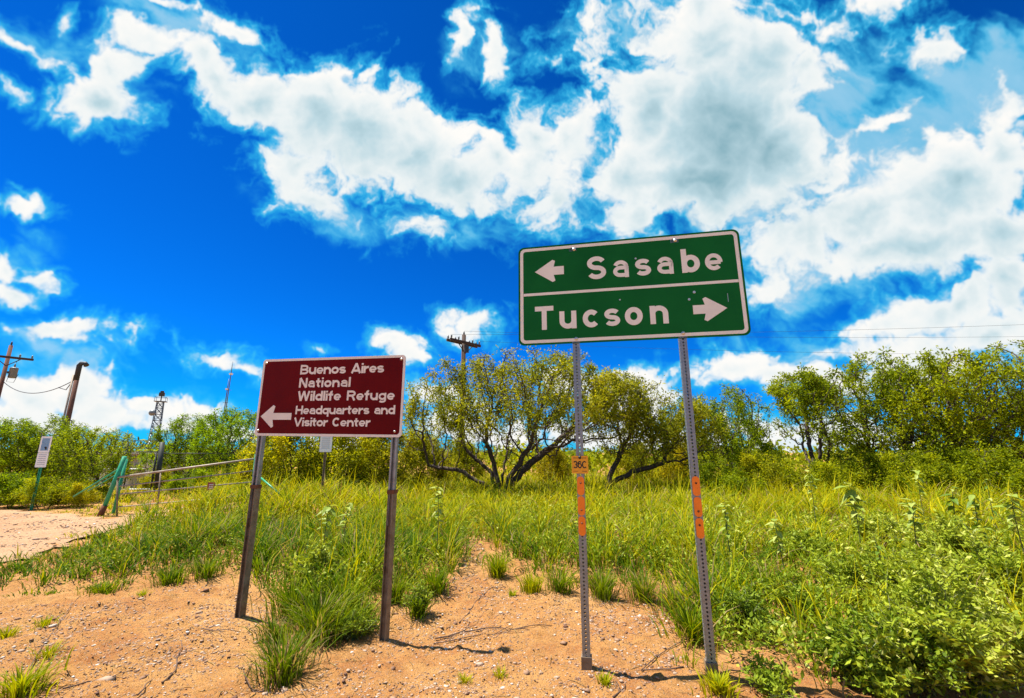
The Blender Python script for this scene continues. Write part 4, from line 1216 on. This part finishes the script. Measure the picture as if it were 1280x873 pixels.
# ================================================================== loose things on the sand
BARE = [(-40, 760), (130, 752), (210, 735), (290, 728), (335, 752), (345, 830), (360, 875), (440, 815), (470, 775), (540, 745), (575, 715), (588, 670), (600, 670), (615, 725), (690, 745), (830, 748), (850, 800), (880, 880), (-40, 880)]
def scatter(n, seed, poly):
    rng = np.random.RandomState(seed); X_, Y_ = [], []
    x = (rng.rand(n * 6) * 2 - 1) * 6; y = 2.6 + rng.rand(n * 6) * 5.2
    px, py = to_px(np.stack([x, y, ground_z(x, y)], 1))
    ok = inside(px, py, poly)
    return x[ok][:n], y[ok][:n]
rng = np.random.RandomState(77)
ico = bmesh.new(); bmesh.ops.create_icosphere(ico, subdivisions=1, radius=1)
IV = np.array([v.co for v in ico.verts]); IF = np.array([[v.index for v in f.verts] for f in ico.faces]); ico.free()
def stones(n, seed, poly, size, name):
    x, y = scatter(n, seed, poly); n = len(x)
    keep = fbm2((x / .6).astype(np.float32), (y / .6).astype(np.float32), 2, .5, seed) + rng.randn(n) * .35 > -.1
    x, y = x[keep], y[keep]; n = len(x)
    s = size * np.exp(rng.randn(n) * .45)
    sc = np.stack([s * (.8 + .5 * rng.rand(n)), s * (.8 + .5 * rng.rand(n)), s * (.30 + .3 * rng.rand(n))], 1)
    V = IV[None] * (1 + .25 * rng.randn(n, len(IV), 1)) * sc[:, None]
    a = rng.rand(n) * 6.28; c, q = np.cos(a)[:, None], np.sin(a)[:, None]
    V = np.stack([V[..., 0] * c - V[..., 1] * q, V[..., 0] * q + V[..., 1] * c, V[..., 2]], -1)
    V += np.stack([x, y, ground_z(x, y) + s * .12], 1)[:, None]
    F = (IF[None] + (np.arange(n) * len(IV))[:, None, None]).reshape(-1, 3)
    return link(name, mesh_np(name, V.reshape(-1, 3), F, {'tone': np.repeat(np.clip(.38 + .26 * rng.randn(n), 0, 1), len(IV))}), M['pebble'])
tag(stones(26000, 3, BARE, .0052, 'gravel'), 'small loose stones strewn over the red sand', 'gravel', kind='stuff')
ROADP = [(-40, 705), (60, 692), (150, 655), (130, 652), (0, 642), (-40, 642)]
def road_stones(n, seed):
    r_ = np.random.RandomState(seed)
    x = -14 + 9 * r_.rand(n * 4); y = 6 + 7 * r_.rand(n * 4)
    px, py = to_px(np.stack([x, y, ground_z(x, y)], 1)); ok = inside(px, py, ROADP)
    x, y = x[ok][:n], y[ok][:n]; m = len(x); s = .012 * np.exp(r_.randn(m) * .45)
    V = IV[None] * (1 + .25 * r_.randn(m, len(IV), 1)) * (s[:, None] * np.array([[1, 1, .5]]))[:, None] + np.stack([x, y, ground_z(x, y) + .032], 1)[:, None]
    F = (IF[None] + (np.arange(m) * len(IV))[:, None, None]).reshape(-1, 3)
    return link('track_gravel', mesh_np('track_gravel', V.reshape(-1, 3), F, {'tone': np.repeat(np.clip(.45 + .25 * r_.randn(m), 0, 1), len(IV))}), M['pebble'])
tag(road_stones(1800, 8), 'loose gravel scattered over the pale track', 'gravel', kind='stuff')
tag(stones(420, 4, BARE, .0105, 'pebbles'), 'larger pale pebbles lying on the red sand', 'pebbles', kind='stuff')

def litter(n, seed, poly, name):
    """dry stalks and leaf scraps lying flat"""
    r_ = np.random.RandomState(seed)
    x, y = scatter(n, seed, poly); n = len(x)
    a = r_.rand(n) * 6.28; L = .02 + .06 * r_.rand(n) ** 2; w = .0012 + .0012 * r_.rand(n)
    d = np.stack([np.cos(a), np.sin(a), r_.randn(n) * .08], 1); sd = np.stack([-np.sin(a), np.cos(a), np.zeros(n)], 1)
    p = np.stack([x, y, ground_z(x, y) + .006], 1)
    V = np.stack([p - d * L[:, None] - sd * w[:, None], p - d * L[:, None] + sd * w[:, None], p + d * L[:, None] + sd * w[:, None], p + d * L[:, None] - sd * w[:, None]], 1).reshape(-1, 3)
    return link(name, mesh_np(name, V, np.arange(n * 4).reshape(n, 4), {'tone': np.repeat(r_.rand(n) * .1, 4)}), M['grass'])
EDGE = [(130, 735), (290, 708), (345, 735), (360, 875), (470, 815), (560, 745), (700, 755), (845, 760), (880, 873), (960, 873), (900, 780), (840, 725), (690, 715), (600, 650), (575, 690), (480, 735), (300, 700)]
tag(litter(1500, 12, EDGE, 'straw_litter'), 'dry straw and stalk scraps on the soil at the grass edge', 'straw', kind='stuff')
tag(litter(500, 13, BARE, 'scattered_straw'), 'dry stalk scraps scattered over the open sand', 'straw', kind='stuff')

def fallen_twig(pix, r, label, seed, forks=2):
    rr = random.Random(seed)
    pts = [ground_at(*q) for q in pix]
    o = Vector(pts[0].tolist()); o.z = float(ground_z(o.x, o.y))
    P_ = []
    for i in range(len(pts) - 1):
        for t in np.linspace(0, 1, 4)[:-1]:
            q = pts[i] * (1 - t) + pts[i + 1] * t; P_.append(Vector((q[0] + rr.uniform(-.012, .012), q[1] + rr.uniform(-.012, .012), float(ground_z(q[0], q[1])) + r * .8 + rr.uniform(0, .014))) - o)
    q = pts[-1]; P_.append(Vector((q[0], q[1], float(ground_z(q[0], q[1])) + r)) - o)
    root = empty('fallen_twig', o, 0, label, 'twig', 'dry twigs on the sand')
    MB().tube(P_, np.linspace(r, r * .4, len(P_)).tolist(), 6).build('stick', M['twig'], root, True)
    for k in range(forks):
        i = rr.randrange(1, len(P_) - 2); d = (P_[i + 1] - P_[i]).normalized()
        s = Vector((-d.y, d.x, 0)) * rr.choice((-1, 1)); L = rr.uniform(.06, .16)
        MB().tube([P_[i], P_[i] + (d + s * .6) * L * .5 + Vector((0, 0, .01)), P_[i] + (d * 1.2 + s) * L], [r * .6, r * .45, r * .2], 5).build('side_twig', M['twig'], root, True)
    return root
fallen_twig([(545, 798), (590, 790), (640, 786), (690, 782)], .007, 'long forked dry twig lying on sand right of the brown sign', 1, 4)
fallen_twig([(540, 803), (600, 797), (655, 792)], .005, 'thin dry twig lying in front of the long forked twig', 2, 2)
fallen_twig([(575, 775), (605, 745), (622, 732)], .006, 'dark twig lying up the sandy path', 3, 1)
fallen_twig([(205, 855), (222, 832), (226, 802)], .006, 'dark crooked twig on the sand at the lower left', 4, 1)
fallen_twig([(170, 872), (190, 852)], .006, 'short twig at the bottom edge on the left', 5, 0)
fallen_twig([(328, 866), (305, 850), (296, 836)], .005, 'small forked twig left of the nearest grass clump', 6, 2)
fallen_twig([(80, 866), (125, 850), (150, 845)], .005, 'twig beside the bottom left weed', 7, 1)
fallen_twig([(768, 872), (782, 858)], .006, 'short dark twig at the bottom edge right of the 36C post', 8, 1)
fallen_twig([(855, 838), (800, 835), (852, 806), (868, 800)], .005, 'bent dry twig between the two green-sign posts', 9, 2)
fallen_twig([(905, 850), (935, 838), (965, 852)], .006, 'pale dry twig at the foot of the right sign post', 10, 3)
fallen_twig([(20, 860), (60, 800), (100, 745)], .004, 'long thin stalk leaning over the sand at far left', 11, 2)
fallen_twig([(252, 790), (300, 792)], .005, 'short twig on the sand near the left brown-sign post', 12, 1)

# ================================================================== leafy ground cover and distant brush
def ground_cover(n, poly, seed, leaf, tones, h0, h1, name, yr=(3.0, 10)):
    r_ = np.random.RandomState(seed)
    y = yr[0] + (yr[1] - yr[0]) * r_.rand(n * 8) ** 1.2; x = (r_.rand(n * 8) * 2 - 1) * (y * 1.3 + .5)
    z = ground_z(x, y)
    px, py = to_px(np.stack([x, y, z], 1))
    ok = inside(px, py, poly) & (fbm2((x / .5).astype(np.float32), (y / .5).astype(np.float32), 3, .5, seed) > -.15)
    x, y, z = x[ok][:n], y[ok][:n], z[ok][:n]; m = len(x)
    ln = fbm2((x / .9).astype(np.float32), (y / .9).astype(np.float32), 3, .5, seed + 3)
    hh = (h0 + (h1 - h0) * np.clip(.5 + ln, 0, 1))
    pos = np.stack([x, y, z + hh * r_.rand(m) ** .7], 1)
    ax = unit(r_.randn(m, 3)) + np.array([0, 0, .35])
    tone = np.clip(tones[0] + (tones[1] - tones[0]) * (.5 * r_.rand(m) + .5 * np.clip(.5 + ln, 0, 1)), 0, 1)
    k = 1 + .06 * (y - 4)
    return link(name, leaves(pos, ax, leaf[0] * (.5 + .8 * r_.rand(m)) * k, leaf[1] * (.6 + .7 * r_.rand(m)) * k, tone, name, r_, .2), M['shrub'])
RIGHTP = [(880, 640), (1300, 625), (1300, 900), (985, 900), (960, 850), (905, 835), (880, 760)]
tag(ground_cover(17000, RIGHTP, 61, (.055, .010), (.05, 1), .08, .46, 'leafy_ground_cover'), 'tangle of small pale leaves between shrubs on the right', 'ground cover', kind='stuff')
MIDP = [(330, 640), (560, 640), (560, 735), (470, 745), (440, 800), (370, 800), (335, 740), (240, 710), (120, 735), (60, 740), (180, 660)]
tag(ground_cover(9000, MIDP, 62, (.04, .008), (.1, .9), .1, .40, 'weedy_ground_cover', (4, 10)), 'small weeds mixed into grass under the brown sign', 'ground cover', kind='stuff')

CENP = [(560, 612), (880, 612), (880, 735), (840, 735), (700, 720), (615, 705), (560, 690)]
tag(ground_cover(9000, CENP, 63, (.05, .009), (.1, .95), .15, .55, 'field_weeds', (5.4, 14)), 'small leafy weeds among the grass behind the green sign', 'ground cover', kind='stuff')

def distant_brush(n, seed):
    r_ = np.random.RandomState(seed)
    y = 24 + 66 * r_.rand(n) ** 1.5; x = (r_.rand(n) * 2 - 1) * y * 1.45
    H = 1.5 + .9 * r_.rand(n); R_ = 1.1 + 1.5 * r_.rand(n)
    k = 170
    q = unit(r_.randn(n, k, 3)) * (r_.rand(n, k, 1) ** .4)
    pos = np.stack([x[:, None] + q[..., 0] * R_[:, None], y[:, None] + q[..., 1] * R_[:, None], ground_z(x, y)[:, None] + H[:, None] * (.5 + .5 * q[..., 2])], -1).reshape(-1, 3)
    pos += r_.randn(len(pos), 3) * .08
    tone = np.clip(np.repeat(.25 + .4 * r_.rand(n), k) + r_.randn(n * k) * .15, 0, 1)
    return link('distant_brush', leaves(pos, r_.randn(len(pos), 3), .34 * (.6 + .6 * r_.rand(len(pos))), .10, tone, 'distant_brush', r_), M['dense'])
tag(distant_brush(330, 71), 'far low desert brush closing the view behind the trees', 'brush', kind='stuff')

# ================================================================== gate, fence, shed
def P_at(px, py, y): return Vector(at_depth(px, py, y).tolist())

ga = ground_at(126, 646); gy0 = float(ga[1])
gate = empty('pipe_gate', (float(ga[0]), gy0, float(ground_z(ga[0], ga[1]))), 0, 'pipe gate with green post and thin horizontal bars beyond the track', 'gate')
def gl(px, py, y=None): return P_at(px, py, y or gy0) - gate.location
MB().tube([gl(124, 648), gl(131, 632)], .06, 12).build('rusty_footing', M['rust'], gate, True)
MB().tube([gl(128, 640), gl(156, 571)], .046, 12).build('gate_post', M['gate_green'], gate, True)
MB().tube([gl(140, 648, gy0 + .5), gl(158, 574, gy0 + .5)], .034, 10).build('hinge_post', M['gate_green'], gate, True)
MB().tube([gl(151, 585), gl(92, 621, gy0 + .8)], .019, 8).build('brace', M['gate_green'], gate, True)
MB().tube([gl(148, 592), gl(110, 614, gy0 + .3)], .013, 8).build('brace', M['gate_green'], gate, True)
for (a, b, r) in (((146, 597), (324, 573), .024), ((150, 608), (324, 588), .015), ((150, 618), (324, 602), .015), ((148, 634), (324, 618), .013), ((158, 649), (324, 630), .02)):
    MB().tube([gl(*a), gl(*b)], r, 8).build('gate_bar', M['pipe'], gate, True)
for (a, b) in (((146, 652), (147, 596)), ((196, 644), (201, 590)), ((319, 632), (322, 570))):
    MB().tube([gl(*a), gl(*b)], .018, 8).build('gate_upright', M['rust_post'], gate, True)
MB().tube([gl(322, 594), gl(350, 618, gy0 - .6)], .02, 8).build('far_brace', M['gate_green'], gate, True)
MB().tube([gl(313, 640), gl(321, 568)], .045, 10).build('far_post', M['gate_green'], gate, True)
rs = empty('small_red_sign', P_at(264, 614, gy0), 0, 'small dark red and white notice hanging on the gate bars', 'sign')
MB().box((-.085, -.035, .02), (.085, -.031, .20)).build('plate', M['redsign'], rs)
for z in (.06, .10, .14): MB().box((-.05, -.0365, z), (.05, -.0352, z + .018)).build('print_line', M['cream'], rs)

fe = empty('security_fence', P_at(198, 618, 17.5), 0, 'dark tall fence with barbed wire coils behind the gate', 'fence')
def fl(px, py, y=17.5): return P_at(px, py, y) - fe.location
MB().tube([fl(194, 622), fl(203, 553)], .085, 10).build('corner_post', M['fence'], fe, True)
for (a, b, r) in (((187, 620), (196, 565), .03), ((146, 625), (161, 552), .04), ((152, 624), (165, 556), .025)):
    MB().tube([fl(*a), fl(*b)], r, 8).build('fence_post', M['fence'], fe, True)
MB().tube([fl(120, 565), fl(204, 565)], .022, 6).build('top_rail', M['fence'], fe, True)
MB().tube([fl(204, 567), fl(322, 567, 20)], .012, 6).build('top_wire', M['fence'], fe, True)
MB().tube([fl(150, 612), fl(204, 612)], .03, 6).build('bottom_rail', M['tankwhite'], fe, True)
coil = [fl(158 + 36 * t, 561) + Vector((.06 * math.sin(t * 60), .2 * math.cos(t * 60), .16 + .16 * math.sin(t * 60))) for t in np.linspace(0, 1, 110)]
MB().tube(coil, .009, 4).build('barbed_coil', M['wire'], fe)
for k in range(22):
    t = k / 21; a = fl(150 + 48 * t, 612, 17.52); b = fl(160 + 43 * t, 566, 17.52)
    if k % 3 == 0: MB().tube([a, b], .005, 4).build('mesh_wire', M['fence'], fe)

sh = empty('equipment_shed', P_at(168, 618, 23.0), .1, 'pale flat-roofed metal shed behind the fence', 'shed')
MB().box((-1.9, 0, -.2), (1.45, 3, 1.92)).build('wall', M['shed'], sh)
for k in range(14):
    x = -1.8 + k * .235
    if not (.30 < x < 1.05): MB().box((x, -.02, 0), (x + .05, -.002, 1.88)).build('cladding_rib', M['shed'], sh)
MB().box((-2.0, -.15, 1.922), (1.55, 3.1, 2.0)).build('roof', M['shed_roof'], sh)
dr = MB().box((.36, -.035, 0), (1.0, -.004, 1.6)).build('door', M['shed_roof'], sh)
MB().box((.88, -.055, .78), (.93, -.037, .88)).build('handle', M['fence'], dr)
tk = empty('equipment_cabinet', P_at(132, 618, 19.5), .15, 'low white boxy cabinet beside the shed, behind the green gate post', 'cabinet')
MB().box((-.9, 0, .12), (.75, 1.0, .95)).build('body', M['tankwhite'], tk, bevel=.03)
MB().box((-.95, -.05, .952), (.8, 1.05, 1.0)).build('lid', M['shed_roof'], tk)
MB().box((-.9, .02, -.1), (.75, .98, .119)).build('plinth', M['grey'], tk)
MB().box((-.02, -.02, .18), (.0, -.002, .9)).build('door_seam', M['grey'], tk)

# ---- the two notice boards on thin posts
def notice(px, py_base, y, zt, zm, zb, w, label, lean=0.0):
    b = P_at(px, py_base, y); b.z = float(ground_z(b.x, b.y))
    r = empty('notice_sign', b, .12, label, 'sign')
    MB().box((-.028, -.004, -.2), (-.012, .03, zt - .02)).box((.012, -.004, -.2), (.028, .03, zt - .02)).box((-.0118, .02, -.2), (.0118, .028, zt - .02)).build('post', M['gate_green'] if px < 200 else M['rust_post'], r)
    up = MB().prism(round_rect(-w, zm + .004, w, zt, .02, 3), -.010, -.006).build('upper_panel', M['panelwhite'], r)
    lo = MB().prism(round_rect(-w, zb, w, zm - .004, .02, 3), -.010, -.006).build('lower_panel', M['panelwhite'], r)
    if px < 200:
        MB().box((-w * .7, -.0115, zm + .06), (w * .7, -.0102, zt - .05)).build('blue_field', M['signblue'], up)
    e = MB(); zc = zm + .12
    e.prism([(.03, zc - .04), (.06, zc - .03), (.055, zc + .03), (.03, zc + .05), (-.005, zc + .03), (.01, zc)], -.0130, -.0118)
    e.build('dark_emblem', M['black'], up)
    z = zm - .06
    while z > zb + .05:
        MB().box((-w * .7, -.0115, z), (w * .65, -.0102, z + .018)).build('print_line', M['signgrey'], lo); z -= .05
    return r
notice(43, 617, 12.5, 1.92, 1.48, 1.10, .135, 'blue and white two-panel notice on a green post beyond the track')
notice(403, 605, 11.8, 1.98, 1.62, 1.22, .15, 'white two-panel notice seen just below the brown sign')

# ---- utility poles
def insulator(mb, p, h=.16): mb.lathe([(.03, 0), (.035, .04), (.055, .06), (.05, .10), (.06, .12), (.02, h)], 8, p)

b = P_at(14, 432, 31.0); TZ = b.z; gz = 0.0
up_ = empty('utility_pole', (b.x, b.y, gz), math.radians(49), 'wooden utility pole with crossarm and grey transformer at the left edge', 'utility pole', 'wooden power poles')
MB().tube([(0, 0, -1), (0, 0, TZ)], [.15, .11], 12).build('shaft', M['wood'], up_, True)
arm = MB().box((-1.25, -.19, TZ - .95), (1.25, -.08, TZ - .80)).build('crossarm', M['darkwood'], up_)
for x in (-1.15, -.5, .55, 1.15):
    mb = MB(); insulator(mb, (x, -.135, TZ - .80), .24); mb.build('insulator', M['grey'], arm, True)
mb = MB(); insulator(mb, (0, 0, TZ), .3); mb.build('pole_cap', M['wire'], up_, True)
for s in (-1, 1): MB().tube([(0, -.14, TZ - 1.5), (s * .62, -.14, TZ - .94)], .03, 6).build('arm_brace', M['darkwood'], arm)
tr = MB().lathe([(.20, 0), (.22, .04), (.22, .62), (.23, .64), (.23, .70), (.16, .76)], 16, (.42, -.06, TZ - 2.3)).build('transformer', M['grey'], up_, True)
mb = MB(); insulator(mb, (.42, -.06, TZ - 1.55), .3); mb.build('bushing', M['grey'], tr, True)
MB().box((.12, -.10, TZ - 2.0), (.22, .02, TZ - 1.85)).build('hanger', M['wire'], tr)
MB().tube([(.42, -.06, TZ - 1.28), (.5, -.1, TZ - 1.0), (.55, -.135, TZ - .60)], .012, 5).build('lead', M['wire'], tr)
MB().tube([(.30, -.2, TZ - 1.7), (.2, -.24, TZ - 2.6), (.55, -.2, TZ - 2.62), (.68, -.15, TZ - 2.0)], .015, 5).build('lead', M['wire'], tr)
A_end = Vector((b.x + .1, b.y, TZ - 2.6))

b = P_at(100, 456, 25.0); TZ2 = b.z
sp = empty('service_pole', (b.x, b.y, 0), 0, 'brown wooden service pole with bent black conduit head, left of the tower', 'utility pole', 'wooden power poles')
MB().tube([(0, 0, -1), (0, 0, TZ2 - .15)], [.135, .105], 12).build('shaft', M['wood'], sp, True)
MB().tube([(-.16, -.1, .2), (-.14, -.1, TZ2 - .6)], .045, 8).build('conduit', M['pipe'], sp, True)
MB().tube([(0, -.02, TZ2 - .9), (0, -.02, TZ2 - .05), (.08, -.02, TZ2 + .06), (.30, -.02, TZ2 + .07), (.40, -.02, TZ2 - .06)], [.12, .125, .12, .11, .13], 10).build('conduit_head', M['wire'], sp, True)
B_end = Vector((b.x, b.y, TZ2 - .8))
sw = empty('service_wire', A_end, 0, 'dark wire drooping between the two left poles', 'wire')
W_ = []
for t in np.linspace(0, 1, 22):
    q = A_end.lerp(B_end, t); q.z -= 1.5 * 4 * t * (1 - t) * .55; W_.append(q - A_end)
MB().tube(W_, .022, 5).build('cable', M['wire'], sw)
MB().tube([W_[-5] + Vector((0, 0, .02)), W_[-3] + Vector((0, 0, -.35)), W_[-1] + Vector((0, 0, .25))], .022, 5).build('drip_loop', M['wire'], sw)

b = P_at(580, 419, 28.0); TZ3 = b.z
cp = empty('utility_pole', (b.x, b.y, 0), math.radians(48), 'dark wooden power pole with double crossarm behind the open mesquite', 'utility pole', 'wooden power poles')
MB().tube([(0, 0, -1), (0, 0, TZ3)], [.19, .13], 12).build('shaft', M['darkwood'], cp, True)
for y in (-.19, .13):
    arm = MB().box((-1.3, y - .05, TZ3 - .62), (1.3, y + .05, TZ3 - .46)).build('crossarm', M['darkwood'], cp)
    for x in (-1.2, -.6, .6, 1.2):
        mb = MB(); insulator(mb, (x, y, TZ3 - .46), .26); mb.build('insulator', M['grey'], arm, True)
mb = MB(); insulator(mb, (0, 0, TZ3), .24); mb.build('pole_cap', M['wire'], cp, True)
MB().box((-.16, -.32, TZ3 - 1.2), (.16, -.24, TZ3 - .7)).build('cutout_switch', M['wire'], cp)
for s in (-1, 1): MB().tube([(0, -.16, TZ3 - 1.25), (s * .7, -.19, TZ3 - .6)], .03, 6).build('arm_brace', M['darkwood'], cp)
for k, (dx, dy, dz, lab) in enumerate(((-.75, -.9, -.2, 'lowest overhead wire crossing the clouds at right'), (.0, 0, .26, 'highest overhead wire crossing the clouds at right'), (.85, .85, -.2, 'middle overhead wire crossing the clouds at right'))):
    s = Vector((b.x + dx, b.y + dy, TZ3 + dz)); e = Vector((62, 28 + dy * 4 - 4, 9.6 - .75 * k))
    wv = empty('overhead_wire', s, 0, lab, 'wire', 'overhead wires')
    MB().tube([s.lerp(e, t) - s - Vector((0, 0, 3.0 * t * (1 - t))) for t in np.linspace(0, 1, 30)], .007, 4).build('cable', M['wire'], wv)

# ---- lattice tower and masts far behind
TY = 102.0
tb = P_at(186, 575, TY); tt = P_at(203, 490, TY)
H_ = tt.z
tw = empty('lattice_tower', (tt.x, TY, 0), .5, 'slim grey lattice tower with platform and dish on the skyline', 'tower')
def hw(z): return .95 - .45 * z / H_
zt = H_ - 2.3
cs = [(-1, -1), (1, -1), (1, 1), (-1, 1)]
for (a, c) in cs:
    MB().tube([(a * hw(-1), c * hw(-1), -1), (a * hw(zt), c * hw(zt), zt)], .09, 5).build('leg', M['tower'], tw)
zs = np.linspace(0, zt, 10)
for i in range(9):
    mb = MB()
    for k in range(4):
        (a, c), (a2, c2) = cs[k], cs[(k + 1) % 4]
        z0, z1 = zs[i], zs[i + 1]
        mb.tube([(a * hw(z0), c * hw(z0), z0), (a2 * hw(z1), c2 * hw(z1), z1)], .06, 4)
        mb.tube([(a2 * hw(z0), c2 * hw(z0), z0), (a * hw(z1), c * hw(z1), z1)], .06, 4)
        mb.tube([(a * hw(z1), c * hw(z1), z1), (a2 * hw(z1), c2 * hw(z1), z1)], .06, 4)
    mb.build('bracing', M['tower'], tw)
pf = MB().box((-1.1, -1.1, zt), (1.1, 1.1, zt + .12)).build('platform', M['tower'], tw)
mb = MB()
for (a, c) in cs: mb.tube([(a * 1.0, c * 1.0, zt + .1), (a * 1.0, c * 1.0, zt + 1.0)], .05, 4)
for k in range(4): mb.tube([(cs[k][0] * 1.0, cs[k][1] * 1.0, zt + 1.0), (cs[(k + 1) % 4][0] * 1.0, cs[(k + 1) % 4][1] * 1.0, zt + 1.0)], .05, 4)
mb.build('railing', M['tower'], pf)
MB().tube([(0, 0, zt), (0, 0, zt + 1.6)], .12, 6).build('mast', M['fence'], tw)
MB().box((-.5, -.4, zt + 1.3), (.5, .4, zt + 2.1)).box((-.32, -.25, zt + 2.11), (.32, .25, zt + 2.5)).build('camera_housing', M['fence'], tw)
MB().lathe([(.65, 0), (.62, .10), (.3, .28), (.1, .32)], 14, (-1.0, -1.0, zt - 2.6), Matrix.Rotation(math.pi / 2, 4, 'X')).build('dish', M['grey'], tw, True)
MB().tube([(-1.0, -.9, zt - 2.6), (-.5, -.5, zt - 2.6)], .06, 5).build('dish_arm', M['tower'], tw)
for (p1, p2, lab) in (((280, 512), (286, 474), 'shorter thin antenna mast above the left mesquites'), ((283, 512), (291, 452), 'taller thin antenna mast beside the brown sign')):
    t_ = P_at(*p2, 90.0)
    an = empty('antenna_mast', (t_.x, 90, 0), 0, lab, 'antenna', 'antenna masts')
    MB().tube([(0, 0, -1), (0, 0, t_.z * .86), (0, 0, t_.z)], [.10, .09, .05], 6).build('mast', M['tower'], an, True)
    MB().box((-.25, -.25, t_.z * .86), (.25, .25, t_.z * .86 + .3)).build('antenna_box', M['tankwhite'], an)
    MB().tube([(-.5, 0, t_.z * .7), (.5, 0, t_.z * .7)], .05, 5).build('cross_bar', M['tower'], an)
